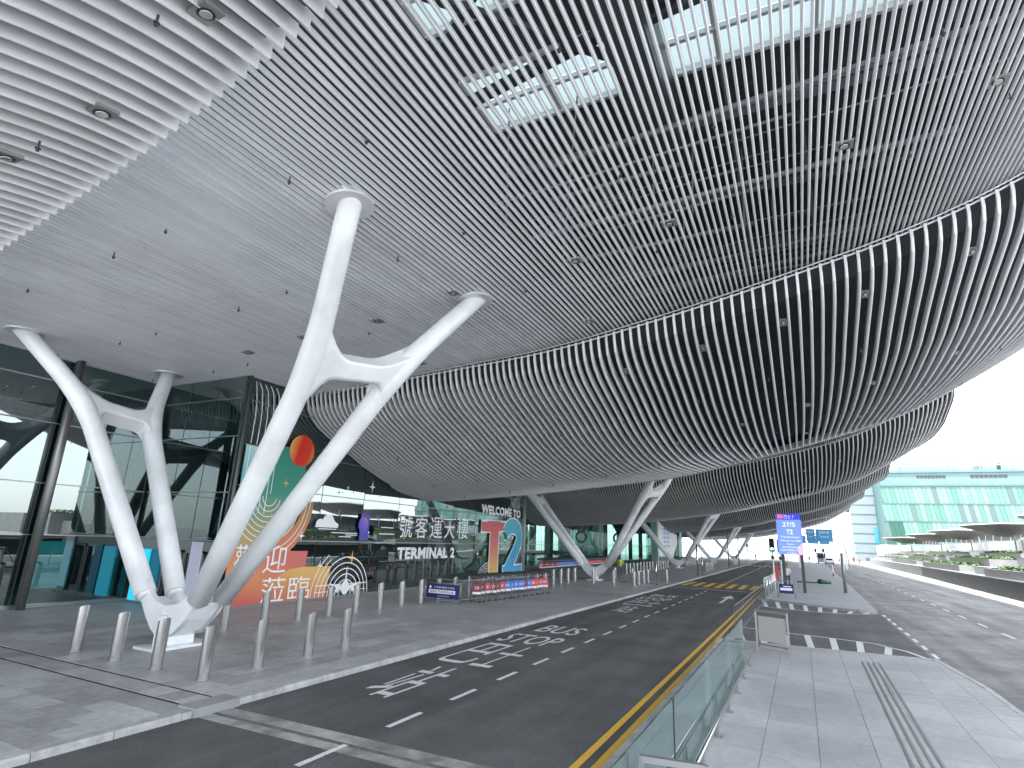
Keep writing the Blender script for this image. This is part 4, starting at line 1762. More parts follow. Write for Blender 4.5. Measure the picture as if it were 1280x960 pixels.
# aircraft emblem with half rings
q = MB()
for i in range(6):
    rx = .38 + i * .235
    strip(q, arc(20.55, .18, rx, rx * 1.02, 0, 180, 26), .045, MP, .03)
for rx in (2.0, 2.25):
    pts = arc(20.75, .18, rx, rx * .95, 128, 180, 14)
    strip(q, pts, .04, MP, .03)
strip(q, [(18.7, .62), (22.0, .62)], .04, MP, .03)
strip(q, [(18.7, .36), (22.0, .36)], .03, MP, .03)
q.build('ring_print', M_LWHITE, fm)
q = MB()
q.poly([MP(a, c, .036) for a, c in arc(20.55, .48, .25, .3, 0, 360, 20)[:-1]])
q.poly([MP(a, c, .037) for a, c in ((20.50, .7), (20.60, .7), (20.57, 1.35), (20.53, 1.35))])
q.poly([MP(a, c, .037) for a, c in ((19.6, .62), (20.4, .35), (20.7, .35), (21.5, .62), (21.5, .68), (20.7, .55), (20.4, .55), (19.6, .68))])
for xx in (20.05, 21.05):
    q.poly([MP(a, c, .038) for a, c in arc(xx, .40, .11, .12, 0, 360, 12)[:-1]])
q.build('aircraft_print', M_LWHITE, fm)
q = MB()
for i in range(4):
    rx = .9 + i * .3
    strip(q, arc(36.0, .2, rx, rx * .55, 90, 180, 12), .05, MP, .018)
for i in range(6):
    pts = [(39.6 + i * .42, 5.95), (39.9 + i * .36, 5.5), (40.4 + i * .26, 5.15)]
    strip(q, pts, .05, MP, .018)
q.build('ring_print', M_LWHITE, fm)
q = MB()
q.quad(MP(21.15, 2.5, .02), MP(21.8, 2.5, .02), MP(21.8, 3.7, .02), MP(21.15, 3.7, .02))
q.build('banner_print', mat('violet_print', (.08, .08, .42), rough=.5), fm)
mpoly('balloon_print', arc(21.35, 3.2, .33, .36, 0, 360, 20)[:-1], grad_mat('balloon_print', (0, .7, .7), [(17.0, (.10, .12, .55)), (17.4, (.3, .15, .55)), (17.7, (.7, .5, .2))]), .026)

# ================================================================== BOLLARDS
bm = MB()
BR = .115
seg = 24
n0 = 0
zt0 = .93
for (zz, rr_) in ((0.0, BR), (.015, BR)):
    pass
bot = [(BR * math.cos(2 * math.pi * k / seg), BR * math.sin(2 * math.pi * k / seg)) for k in range(seg)]
for (bx, by) in bot:
    bm.v.append((bx, by, 0))
for (bx, by) in bot:
    bm.v.append((bx, by, zt0 + bx * .48))
for k in range(seg):
    k2 = (k + 1) % seg
    bm.face([k, k2, seg + k2, seg + k], 0, True)
bol_me = bm.mesh('tube', mats=[M_STEEL])
bm = MB()
for (bx, by) in bot:
    bm.v.append((bx * .985, by * .985, zt0 - .012 + bx * .48))
bm.face(list(range(seg)), 0)
cap_me = bm.mesh('top_plate', mats=[M_STEELCAP])
bm = MB()
bm.cyl((0, 0), .128, 0, .012, 24)
ring_me = bm.mesh('base_ring', mats=[M_GREYSTEEL])


def make_bollard(label, x, y, group, detail=True):
    r = thing('bollard', label, 'bollard', (x, y, PZ), 0, group)
    for nm, me_ in (('tube', bol_me), ('top_plate', cap_me), ('base_ring', ring_me)):
        o = bpy.data.objects.new(nm, me_)
        COL.objects.link(o)
        o.parent = r
    return r


G1 = 'steel bollards on the left pavement'
proto = make_bollard('slant-topped steel bollard, first from the left in the nearest row of four', -14.86, 8.13, G1)
spots = []
for i, x in enumerate((-13.3, -11.89, -10.45)):
    spots.append((x, 8.1, 'slant-topped steel bollard, %s from the left in the nearest row of four' % ORD[i + 1]))
for i, y in enumerate((9.38, 10.79, 12.02)):
    spots.append((-10.48, y, 'steel bollard in the near kerbside file, %s beyond the corner bollard' % ORD[i]))
for i in range(22):
    y = 11.95 + i * 1.375
    spots.append((-14.9, y, 'bollard in the long file before the mural, %s from the nearest column' % ORD[i]))
for i, x in enumerate((-13.55, -12.06, -10.59)):
    spots.append((x, 41.0, 'bollard in the row at the second column, %s from its left leg' % ORD[i]))
for i, y in enumerate((42.32, 43.8, 45.2)):
    spots.append((-10.6, y, 'bollard in the kerbside file beside the second column, %s from the camera' % ORD[i]))
for i, (x, y) in enumerate(((-13.3, 45.6), (-12.1, 46.4), (-9.7, 47.6), (-15.2, 47.2))):
    spots.append((x, y, 'bollard standing behind the second white column, %s of four' % ORD[i]))
for i in range(15):
    spots.append((-15.35, 56.5 + i * 1.4, 'bollard in the file between second and third columns, %s from the camera' % ORD[i]))
for i in range(5):
    spots.append((-10.6, 75.5 + i * 1.45, 'bollard in the kerbside cluster at the third column, %s from the camera' % ORD[i]))
for i in range(10):
    spots.append((-15.2, 88 + i * 1.5, 'far bollard in the file beyond the third column, %s from the camera' % ORD[i]))
for i in range(6):
    spots.append((-10.7, 109 + i * 1.5, 'tiny far bollard beside the fourth column, %s from the camera' % ORD[i]))
for x, y, lb in spots:
    dup(proto, (x, y, PZ), label=lb)


# ================================================================== BAGGAGE TROLLEYS
def trolley(panel, label, loc, rz, group, red_side=None):
    r = thing('baggage_trolley', label, 'trolley', loc, rz, group)
    f = MB()
    w = .27
    for s in (-w, w):
        f.tube([(s, -.45, .13), (s, .32, .17), (s, .42, .30), (s, .50, 1.05)], .018, 6)
        f.tube([(s, .50, 1.05), (s, .40, 1.14)], .022, 6)
    f.tube([(-w, -.45, .13), (-w * .3, -.55, .12), (w * .3, -.55, .12), (w, -.45, .13)], .016, 6)
    for yy in (-.3, -.1, .1, .28):
        f.tube([(-w, yy, .15), (w, yy, .15)], .009, 5)
    f.build('frame', M_GREYSTEEL, r, world=False)
    k = MB()
    for z in (.76, .84, .92, .99):
        k.tube([(-w, .46, z), (-w, .26, z), (w, .26, z), (w, .46, z)], .007, 5)
    for s in np.linspace(-w, w, 6):
        k.tube([(s, .26, .76), (s, .26, .99)], .006, 5)
    k.build('basket', M_STEEL, r, world=False)
    h = MB()
    h.tube([(-w - .03, .40, 1.14), (w + .03, .40, 1.14)], .034, 8)
    h.bar((-w, .44, 1.06), (w, .44, 1.06), .05, .09)
    for s in (-w, w):
        h.tube([(s, .47, 1.0), (s, .42, 1.12)], .032, 6)
    h.build('handle', M_BLACK, r, world=False)
    p = MB()
    p.slab([(-.20, .235, .40), (.20, .235, .40), (.20, .245, .76), (-.20, .245, .76)], (0, .012, 0))
    p.slab([(-.20, .237, .30), (.20, .237, .30), (.20, .238, .395), (-.20, .238, .395)], (0, .012, 0), 1)
    add_text(p, '機場' if panel is not M_MAROON else '行李', -.11, .11, .50, .64, lambda u, v, d: (u, .228, v), mi=1, bold=.0, res=1)
    p.build('advert_panel', [panel, M_LWHITE], r, world=False)
    for (sx, sy) in ((-w, .36), (w, .36), (0, -.48)):
        wl = MB()
        wl.tube([(sx - .02, sy, .075), (sx + .02, sy, .075)], .075, 12)
        wl.bar((sx, sy, .075), (sx, sy, .16), .03, .03)
        wl.build('wheel', M_BLACK, r, world=False)
    return r


GT_ = 'baggage trolleys nested beside the navy barrier'
protos = {}
seq = 'mmrmmrbbbbmbrrrr'
cname = {'m': ('maroon', M_MAROON), 'r': ('red', M_REDP), 'b': ('blue', M_BLUEP)}
for i, c in enumerate(seq):
    nm, mm = cname[c]
    y = 23.9 + i * .46
    x = -13.45 + i * .03 + (.05 if i % 3 == 0 else -.03)
    lb = 'baggage trolley with %s panel, %s from the navy barrier' % (nm, ORD[i])
    if c not in protos:
        protos[c] = trolley(mm, lb, (x, y, PZ), R(42), GT_)
    else:
        dup(protos[c], (x, y, PZ), R(42), lb, GT_)
for i in range(58):
    c = 'b' if 10 <= i < 22 else ('r' if i % 3 == 0 or 25 < i < 44 else 'm')
    y = 50.5 + i * .46
    dup(protos[c], (-21.6 - .012 * i, y, PZ), R(60), 'baggage trolley with %s panel in the long far row, %s from the mural end' % (cname[c][0], ORD[i]), 'far row of nested baggage trolleys')
for i in range(26):
    dup(protos['m' if i % 2 else 'r'], (-16.0, 86.5 + i * .55, PZ), R(60), 'baggage trolley in the farthest row behind the third column, %s in line' % ORD[i], 'farthest row of nested baggage trolleys')

# navy barrier board with frame
bb = thing('barrier_board', 'steel frame barrier with navy notice board in front of the trolley row', 'barrier', (-14.2, 22.6, PZ))
q = MB()
for (x, y) in ((-15.2, 22.3), (-13.35, 22.3), (-13.0, 24.6)):
    q.tube([(x, y, PZ), (x, y, PZ + .98)], .022, 8)
for z in (.98, .12, .82):
    q.tube([(-15.2, 22.3, PZ + z), (-13.35, 22.3, PZ + z)], .018, 6)
q.tube([(-13.35, 22.3, PZ + .98), (-13.0, 24.6, PZ + .98)], .018, 6)
q.tube([(-13.35, 22.3, PZ + .2), (-13.0, 24.6, PZ + .2)], .018, 6)
q.build('frame', M_GREYSTEEL, bb)
q = MB()
q.box(-15.1, -13.45, 22.27, 22.29, PZ + .2, PZ + .78)
q.build('notice_board', M_NAVY, bb)
q = MB()
bf = lambda u, v, d=0: (u, 22.262 - d, PZ + v)
q.quad(bf(-14.98, .38), bf(-13.6, .38), bf(-13.6, .54), bf(-14.98, .54))
add_text(q, '行李車收集處 行李車', -14.7, -13.65, .60, .68, bf, d=.002, bold=.01)
add_text(q, 'Trolley collection', -14.5, -13.9, .26, .31, bf, d=.002, bold=.01)
q.poly([bf(a, c, .002) for a, c in arc(-14.9, .64, .06, .06, 0, 360, 14)[:-1]])
q.build('board_print', M_LWHITE, bb)
q = MB()
add_text(q, '請將行李車放回此處', -14.9, -13.68, .41, .51, bf, d=.003, bold=.012)
q.build('board_lettering', M_NAVY, bb)

# ================================================================== GLASS RAILING ON THE ISLAND
gr = thing('glass_railing', 'frameless glass railing along the near edge of the traffic island', 'railing', (-1.52, 9, PZ))
yy_ = [1.6, 4.56, 7.56, 10.56, 13.56, 16.5]
for a, c in zip(yy_[:-1], yy_[1:]):
    q = MB()
    q.box(-1.528, -1.512, a + .012, c - .012, .06, 1.10)
    q.build('glass_panel', M_RGLASS, gr)
    q = MB()
    w_ = .010 if abs(c - 7.56) < .1 else .004
    q.box(-1.535, -1.505, c - w_, c + w_, .06, 1.10)
    q.build('joint_seal', M_BLACK if w_ > .005 else M_GREYSTEEL, gr)
q = MB()
q.box(-1.60, -1.44, 1.6, 16.5, PZ, .10)
q.build('base_shoe', M_GREYSTEEL, gr)
br = thing('bumper_rail', 'low polished steel rail on short posts beside the glass railing', 'rail', (-1.38, 9, PZ))
q = MB()
q.tube([(-1.38, 1.5, .27), (-1.38, 17.7, .27)], .035, 10)
q.build('rail', M_STEEL, br)
for y in np.arange(2.6, 17.6, 1.545):
    q = MB()
    q.bar((-1.40, y, PZ), (-1.40, y, .25), .05, .09)
    q.box(-1.47, -1.33, y - .07, y + .07, PZ, PZ + .012)
    q.build('post', M_GREYSTEEL, br)
# leaning metal frame at the very bottom edge of the view
sf = thing('crowd_barrier', 'empty steel barrier frame at the bottom edge beside the glass railing', 'barrier', (-1.1, 8.0, PZ))
q = MB()
for (xa, xb) in ((-1.44, -0.90),):
    q.bar((xa, 5.72, 1.0), (xb, 5.80, 1.0), .06, .05)
    q.bar((xa, 5.72, PZ), (xa, 5.72, 1.02), .04, .04)
    q.bar((xb, 5.80, PZ), (xb, 5.80, 1.02), .04, .04)
q.build('frame', M_GREYSTEEL, sf)

# picket fence
pf = thing('picket_fence', 'grey steel picket fence between bus lane and crossover', 'fence', (-2.1, 25, RZ))
N_ = 46
q = MB()
q.tube([(-2.15, 21.2, 1.0), (-2.0, 37.5, 1.0)], .025, 6)
q.tube([(-2.15, 21.2, .12), (-2.0, 37.5, .12)], .018, 6)
q.build('top_rail', mat('picket_grey', (.13, .135, .14), rough=.5, metal=.3), pf)
pk = MB()
pk.bar((0, 0, 0), (0, 0, 1.0), .022, .03)
M_PICK = mat('picket_grey', (.13, .135, .14), rough=.5, metal=.3)
pk_me = pk.mesh('picket', mats=[M_PICK])
n_ = 22
for i in range(n_):
    y = 21.2 + (37.4 - 21.2) * i / (n_ - 1)
    if y > 20.5:
        inst('picket', pk_me, (-2.15 + .15 * i / n_, y, RZ + .08), pf)
pf2 = thing('glass_fence', 'short glass fence with steel posts on the far island by the signal poles', 'fence', (-1.9, 42, PZ))
q = MB()
for a, c in (((-2.2, 38.9), (-2.0, 44.8)), ((-2.0, 44.8), (-1.9, 51))):
    q.quad((a[0], a[1], .12), (c[0], c[1], .12), (c[0], c[1], 1.1), (a[0], a[1], 1.1))
q.build('glass_panel', M_RGLASS, pf2)
q = MB()
for (x, y) in ((-2.2, 38.9), (-2.13, 40.9), (-2.05, 42.9), (-2.0, 44.8), (-1.97, 46.9), (-1.93, 49), (-1.9, 51)):
    q.tube([(x, y, PZ), (x, y, 1.15)], .035, 8)
q.tube([(-2.2, 38.9, 1.13), (-2.0, 44.8, 1.13), (-1.9, 51, 1.13)], .025, 6)
q.build('post_rail', M_STEEL, pf2)

# blank board on frame
wb = thing('blank_sign_frame', 'blank grey sign board in a steel frame at the end of the glass railing', 'sign', (-.95, 18.8, PZ))
q = MB()
for (x, y) in ((-1.36, 19.0), (-.52, 18.55)):
    q.bar((x, y, PZ), (x, y, 1.12), .05, .06)
    q.bar((x, y + .75, PZ), (x, y + .12, .95), .04, .04)
q.bar((-1.38, 19.0, 1.12), (-.50, 18.55, 1.12), .06, .06)
q.bar((-1.36, 19.0, .22), (-.52, 18.55, .22), .04, .04)
q.bar((-1.36, 19.12, 1.09), (-.52, 18.67, 1.09), .04, .04)
q.build('frame', M_GREYSTEEL, wb)
q = MB()
q.slab([(-1.30, 18.94, .32), (-.58, 18.56, .32), (-.58, 18.56, .98), (-1.30, 18.94, .98)], (.01, .03, 0))
q.build('board', mat('blank_board', (.42, .41, .39), rough=.5), wb)

# navy A-frame
af = thing('notice_stand', 'small steel stand with navy notice board below the blue display', 'sign', (-1.0, 40.4, PZ))
q = MB()
for x in (-1.5, -.55):
    q.tube([(x, 40.0, PZ), (x, 40.35, 1.0)], .025, 6)
    q.tube([(x, 40.8, PZ), (x, 40.35, 1.0)], .025, 6)
q.tube([(-1.5, 40.35, 1.0), (-.55, 40.35, 1.0)], .025, 6)
q.build('frame', M_GREYSTEEL, af)
q = MB()
q.slab([(-1.42, 40.1, .3), (-.63, 40.1, .3), (-.63, 40.27, .82), (-1.42, 40.27, .82)], (0, .02, 0))
q.build('notice_board', M_NAVY, af)
q = MB()
q.quad((-1.36, 40.15, .46), (-.70, 40.15, .46), (-.70, 40.19, .60), (-1.36, 40.19, .60))
q.quad((-1.2, 40.19, .66), (-.75, 40.19, .66), (-.75, 40.21, .71), (-1.2, 40.21, .71))
q.build('board_print', M_LWHITE, af)

# ================================================================== BLUE DISPLAY SIGN
ds = thing('display_sign', 'tall blue passenger sign 27/5 T2 on two dark posts', 'sign', (-.6, 44.5, PZ))
q = MB()
for x, y in ((-1.18, 44.4), (-.02, 46.2)):
    q.box(x - .1, x + .1, y - .1, y + .1, PZ, 5.2)
q.build('post', M_DARK, ds)
SA, SB = (-1.42, 44.15), (.12, 44.15)
sg = lambda u, v, d=0: (SA[0] + (SB[0] - SA[0]) * u, 44.15 - .01 - d, v)
q = MB()
q.box(-1.42, .12, 44.16, 44.30, 2.55, 5.25)
q.build('casing', M_DARK, ds)
q = MB()
q.quad(sg(0, 2.55), sg(1, 2.55), sg(1, 4.85), sg(0, 4.85))
q.build('screen', mat('blue_screen', (.13, .22, .80), rough=.3, emit=.22), ds)
q = MB()
q.quad(sg(0, 4.86), sg(1, 4.86), sg(1, 5.25), sg(0, 5.25))
q.build('header', mat('royal_header', (.03, .04, .60), rough=.3, emit=.12), ds)
q = MB()
q.quad(sg(.06, 4.93, .004), sg(.28, 4.93, .004), sg(.28, 5.18, .004), sg(.06, 5.18, .004))
q.build('red_badge', mat('red_badge', (.75, .10, .12), rough=.4, emit=.3), ds)
q = MB()
q.poly([sg(1, 2.55, .003), sg(1, 3.35, .003), sg(.78, 3.0, .003), sg(.82, 2.55, .003)])
q.build('pink_swash', mat('pink_print', (.75, .25, .65), rough=.4, emit=.4), ds)
q = MB()
for tx, u0, u1, v0, v1, bo in (('巴士 7', .33, .72, 4.93, 5.17, .02), ('27/5', .24, .76, 4.38, 4.68, .02), ('T2', .38, .64, 3.88, 4.20, .03),
                               ('Transformed', .13, .87, 3.64, 3.76, .02), ('Check-in Hall', .12, .92, 3.40, 3.52, .02), ('Open', .36, .64, 3.16, 3.28, .02),
                               ('離港層全新啟用', .18, .86, 2.96, 3.10, .01), ('登機手續櫃檯大堂', .10, .80, 2.76, 2.90, .01), ('正式啟用', .32, .72, 2.58, 2.70, .01)):
    add_text(q, tx, u0, u1, v0, v1, sg, bold=bo, d=.008)
q.build('lettering', mat('screen_white', (.8, .82, .88), rough=.4, emit=.12), ds)


# ================================================================== POSTS, SIGNALS, GANTRIES
def pole(label, x, y, h, r=.06, m=M_STEEL, cap=True, name='steel_post'):
    t = thing(name, label, 'post', (x, y, PZ))
    q = MB()
    q.tube([(x, y, PZ), (x, y, PZ + h)], r, 12)
    q.build('shaft', m, t)
    q = MB()
    q.cyl((x, y), r * 1.7, PZ, PZ + .02, 12)
    q.build('base_plate', M_GREYSTEEL, t)
    return t


pole('tall thick steel post on the island beside the outer road', 2.6, 49.3, 2.75, .11, M_GREYSTEEL)
pole('thin steel post at the kerb in front of the second column bollards', -9.6, 43.4, 1.9, .05)
pole('short steel sign post on the kerb past the yellow crossing', -9.45, 61.3, 3.0, .09)
pole('slim steel post beside the short one past the yellow crossing', -9.3, 63.5, 1.9, .05)
pole('slim dark kerb post farther along, near the third column', -9.5, 90, 5.0, .09, M_GREYSTEEL)
pole('slim kerb post in the distance before the far crossing', -9.4, 104, 4.6, .08, M_GREYSTEEL)


def signal(label, x, y, h, heads=2):
    t = thing('traffic_light', label, 'traffic light', (x, y, PZ))
    q = MB()
    q.tube([(x, y, PZ), (x, y, PZ + h)], .055, 10)
    q.build('pole', M_LWHITE, t)
    q = MB()
    q.box(x - .13, x + .13, y - .22, y - .04, PZ + h - .65, PZ + h + .2)
    q.slab([(x - .18, y - .14, PZ + h - .7), (x + .18, y - .14, PZ + h - .7), (x + .18, y - .14, PZ + h + .26), (x - .18, y - .14, PZ + h + .26)], (0, .03, 0))
    q.build('signal_head', M_BLACK, t)
    for k in range(3):
        q = MB()
        q.tube([(x, y - .23, PZ + h + .08 - .29 * k), (x, y - .34, PZ + h + .10 - .29 * k)], .10, 12, caps=False)
        q.build('visor', M_BLACK, t)
    q = MB()
    q.tube([(x, y - .225, PZ + h - .50), (x, y - .235, PZ + h - .50)], .09, 12)
    q.build('green_lamp', mat('green_lamp', (.25, .95, .75), rough=.3, emit=2.0), t)
    q = MB()
    q.box(x - .11, x + .11, y - .16, y + .04, PZ + h - 1.2, PZ + h - 1.0)
    q.build('control_box', M_BLACK, t)
    return t


signal('left traffic light with green lamp lit, beside the blue display', -1.95, 47.5, 3.35)
signal('traffic light with green lamp lit, right of its twin by the blue display', -1.45, 48.6, 3.3)
signal('far traffic light on the island, facing the camera near the white car', 2.2, 118, 3.0)
signal('farther traffic light near the overhead road signs', 3.5, 121, 3.0)
signal('traffic light on the far left kerb under the canopy end', -9.6, 125, 3.4)
q = MB()
q.box(-1.80, -1.60, 46.2, 46.34, PZ + .75, PZ + 1.75)
tag(q.build('red_notice', M_REDP, origin=(-1.7, 46.3, .8)), 'narrow red notice plate on the signal pole', 'sign')

M_GSIGN = mat('gantry_blue', (.06, .32, .60), rough=.4)


def gantry(label, y, x0, x1, z0, z1, parts, m=M_GSIGN, legs=True):
    t = thing('overhead_sign', label, 'road sign', (x0, y, 0))
    q = MB()
    q.box(x0 - .5, x1 + .5, y + .1, y + .3, (z0 + z1) / 2 + .1, (z0 + z1) / 2 + .3)
    for xx in ((x0 - .5, x1 + .5) if legs else ()):
        q.box(xx - .12, xx + .12, y + .1, y + .34, 0, z1)
    q.build('gantry_frame', M_LWHITE, t)
    for (a, c) in parts:
        q = MB()
        q.box(a, c, y - .05, y + .05, z0, z1)
        q.build('sign_panel', m, t)
        q = MB()
        f_ = lambda u, v, d=0: (u, y - .06, v)
        add_text(q, '客運大樓', a + .2 * (c - a), a + .8 * (c - a), z0 + .62 * (z1 - z0), z0 + .85 * (z1 - z0), f_, res=1)
        add_text(q, 'Terminal', a + .2 * (c - a), a + .75 * (c - a), z0 + .3 * (z1 - z0), z0 + .5 * (z1 - z0), f_, res=1)
        q.build('lettering', M_LWHITE, t)
    return t


gantry('overhead blue direction signs above the outer road', 110, .9, 5.1, 4.4, 6.4, ((.9, 2.2), (2.3, 4.8)), legs=False)
gantry('smaller overhead blue signs farther down the road', 170, -1.5, 6.5, 4.6, 6.6, ((-1.5, 1.2), (1.6, 4.0), (4.3, 6.5)), legs=False)
t = thing('lamp_post', 'tall white lamp post arm over the outer road', 'lamp post', (9.2, 150, 0))
q = MB()
q.tube([(9.2, 150, RZ), (8.2, 150, 10.0)], [.12, .07], 8)
q.tube([(8.2, 150, 10.0), (5.6, 150, 10.3)], [.06, .04], 6)
q.build('mast', M_RAIL, t)
q = MB()
q.box(5.0, 5.9, 149.9, 150.1, 10.2, 10.35)
q.build('lamp_head', M_RAIL, t)
for i, (x, y, h) in enumerate(((6.8, 118, 4.6), (-.4, 112, 4.4))):
    t = thing('gantry_leg', 'white %s leg of the overhead sign gantry' % ('right' if i == 0 else 'left'), 'post', (x, y, 0))
    q = MB()
    q.box(x - .14, x + .14, y - .14, y + .14, RZ, 6.2)
    q.build('post', M_LWHITE, t)
# delineator
t = thing('delineator', 'small red and white delineator post on the far island edge', 'post', (2.9, 74, PZ))
q = MB()
q.tube([(2.9, 74, PZ), (2.9, 74, 1.5)], .06, 10)
q.build('tube', M_LWHITE, t)
q = MB()
q.tube([(2.9, 74, .25), (2.9, 74, .6)], .08, 10)
q.build('red_band', M_REDP, t)


# ================================================================== WHITE CAR
def car(x, y, label):
    t = thing('parked_car', label, 'car', (x, y, RZ))
    q = MB()
    prof = [(-2.2, .35), (-2.25, .75), (-2.1, 1.0), (-1.7, 1.05), (-1.35, 1.48), (.4, 1.52), (1.2, 1.08), (2.1, .95), (2.3, .65), (2.25, .35)]
    q.slab([(x - .88, y + a, RZ + c) for a, c in prof], (1.76, 0, 0))
    o = q.build('body', mat('white_car_paint', (.8, .82, .84), rough=.25, coat=.6), t)
    m_ = o.modifiers.new('bevel', 'BEVEL')
    m_.width = .12
    m_.segments = 3
    q = MB()
    q.slab([(x - .68, y - 1.78, RZ + 1.05), (x + .68, y - 1.78, RZ + 1.05), (x + .6, y - 1.42, RZ + 1.44), (x - .6, y - 1.42, RZ + 1.44)], (0, -.02, .01))
    q.build('rear_window', M_BLACK, t)
    for s in (-1, 1):
        q = MB()
        q.box(x + s * .78 - .1, x + s * .78 + .1, y - 2.28, y - 2.2, RZ + .78, RZ + .95)
        q.build('tail_light', M_REDP, t)
    for sx in (-.78, .78):
        for sy in (-1.4, 1.4):
            q = MB()
            q.tube([(x + sx - .1, y + sy, RZ + .32), (x + sx + .1, y + sy, RZ + .32)], .32, 16)
            w_ = q.build('wheel', M_BLACK, t)
    q = MB()
    q.box(x - .84, x + .84, y - 2.3, y - 2.2, RZ + .32, RZ + .55)
    q.build('bumper', M_DARK, t)


car(5.4, 152, 'white car seen from behind on the outer road, far away')
q = MB()
q.box(3.2, 5.0, 158, 162, RZ + .4, 2.5)
q.box(3.3, 4.9, 157.9, 158, 1.2, 2.2, 1)
for sx in (3.4, 4.8):
    for sy in (158.8, 161.2):
        q.tube([(sx - .12, sy, RZ + .4), (sx + .12, sy, RZ + .4)], .4, 12, mi=1)
tag(q.build('parked_van', [mat('grey_van', (.3, .32, .36), rough=.4), M_BLACK], origin=(4.1, 160, 0)), 'dark grey van parked beyond the white car', 'van')


# ================================================================== PEOPLE
def person(label, x, y, rz, shirt, trousers, pose='stand', hair=M_HAIR, s=1.0, vest=None):
    r = thing('person', label, 'person', (x, y, PZ), rz)
    j = {'pel': (0, 0, .95), 'chest': (0, .02, 1.25), 'neck': (0, .02, 1.46), 'head': (0, .04, 1.60), 'top': (0, .05, 1.72)}
    if pose == 'walk':
        legs = [((.10, 0, .93), (.12, .18, .52), (.12, .12, .08), (.12, .28, .05)), ((-.10, 0, .93), (-.11, -.02, .50), (-.12, -.32, .12), (-.12, -.2, .06))]
        arms = [((.19, .02, 1.40), (.26, -.12, 1.14), (.27, .02, .92), (.26, .08, .85)), ((-.19, .02, 1.40), (-.25, .12, 1.15), (-.26, .3, .98), (-.25, .36, .94))]
    else:
        legs = [((.10, 0, .93), (.12, .02, .50), (.13, 0, .08), (.14, .16, .05)), ((-.10, 0, .93), (-.12, .02, .50), (-.13, 0, .08), (-.15, .15, .05))]
        arms = [((.19, .02, 1.40), (.25, .0, 1.13), (.22, .16, .98), (.17, .22, .98)), ((-.19, .02, 1.40), (-.26, -.02, 1.12), (-.25, .06, .88), (-.24, .09, .80))]
    vs, es, rd = [], [], []

    def add(p, q_, parent=None):
        vs.append(p)
        rd.append(q_)
        if parent is not None:
            es.append((parent, len(vs) - 1))
        return len(vs) - 1
    p = add(j['pel'], (.15, .11))
    c = add(j['chest'], (.17, .12), p)
    sh = add((0, .02, 1.38), (.13, .09), c)
    nk = add(j['neck'], (.055, .055), sh)
    hd = add(j['head'], (.085, .10), nk)
    tp = add(j['top'], (.06, .07), hd)
    for lg in legs:
        a = add(lg[0], (.095, .095), p)
        a = add(lg[1], (.062, .062), a)
        a = add(lg[2], (.045, .045), a)
        a = add(lg[3], (.038, .03), a)
    for ar in arms:
        a = add(ar[0], (.055, .055), sh)
        a = add(ar[1], (.042, .042), a)
        a = add(ar[2], (.030, .030), a)
        a = add(ar[3], (.032, .02), a)
    me = bpy.data.meshes.new('body')
    me.from_pydata(vs, es, [])
    o = bpy.data.objects.new('body', me)
    COL.objects.link(o)
    sk_ = o.modifiers.new('skin', 'SKIN')
    lay = me.skin_vertices[0].data if me.skin_vertices else None
    if lay is None:
        bpy.context.view_layer.objects.active = o
        bpy.context.view_layer.update()
        lay = me.skin_vertices[0].data
    for v, q_ in zip(lay, rd):
        v.radius = q_
    lay[0].use_root = True
    sb = o.modifiers.new('sub', 'SUBSURF')
    sb.levels = sb.render_levels = 1
    dg = bpy.context.evaluated_depsgraph_get()
    m2 = bpy.data.meshes.new_from_object(o.evaluated_get(dg))
    m2.name = 'body'
    bpy.data.objects.remove(o)
    for mm in (M_SKIN, shirt, trousers, M_BLACK, hair):
        m2.materials.append(mm)
    for f in m2.polygons:
        z = f.center.z
        fx_ = abs(f.center.x)
        f.use_smooth = True
        if z > 1.455:
            f.material_index = 4 if (z > 1.64 or f.center.y < .0) else 0
        elif z < .11:
            f.material_index = 3
        elif z < .93 and fx_ < .21:
            f.material_index = 2
        elif fx_ > .205 and z < 1.12:
            f.material_index = 0
        else:
            f.material_index = 1
    ob = bpy.data.objects.new('body', m2)
    COL.objects.link(ob)
    ob.parent = r
    r.scale = (s, s, s)
    return r


M_LIME = mat('lime_vest', (.55, .75, .08), rough=.6)
M_SHWHITE = mat('white_shirt', (.75, .76, .78), rough=.7)
M_TRD = mat('dark_trousers', (.03, .032, .04), rough=.7)
M_TRG = mat('grey_trousers', (.12, .12, .13), rough=.7)
person('person in a lime hi-vis vest walking behind the second column', -14.1, 50.0, R(200), M_LIME, M_TRG, 'walk')
person('person in a white shirt and dark shorts standing under the blue display', -1.15, 51.2, R(160), M_SHWHITE, M_TRD, 'stand')
person('person in red walking on the far outer road, left of two', 11.9, 176, R(170), mat('red_shirt', (.6, .08, .06), rough=.7), M_TRD, 'walk')
person('person in orange vest on the far outer road, right of two', 13.4, 180, R(190), mat('orange_shirt', (.75, .22, .06), rough=.7), M_TRD, 'walk')
person('lone person in dark clothes crossing the far outer road', 8.4, 172, R(90), M_TRD, M_TRD, 'walk')
person('person in grey standing on the far island near the van', 1.4, 150, R(180), M_TRG, M_TRD, 'stand')
person('person in dark clothes on the far left pavement by the fifth column', -11.0, 118, R(180), M_TRD, M_TRD, 'stand')
person('person in dark clothes at the far kerb beneath the canopy end', -9.8, 150, R(180), M_TRD, M_TRG, 'walk')
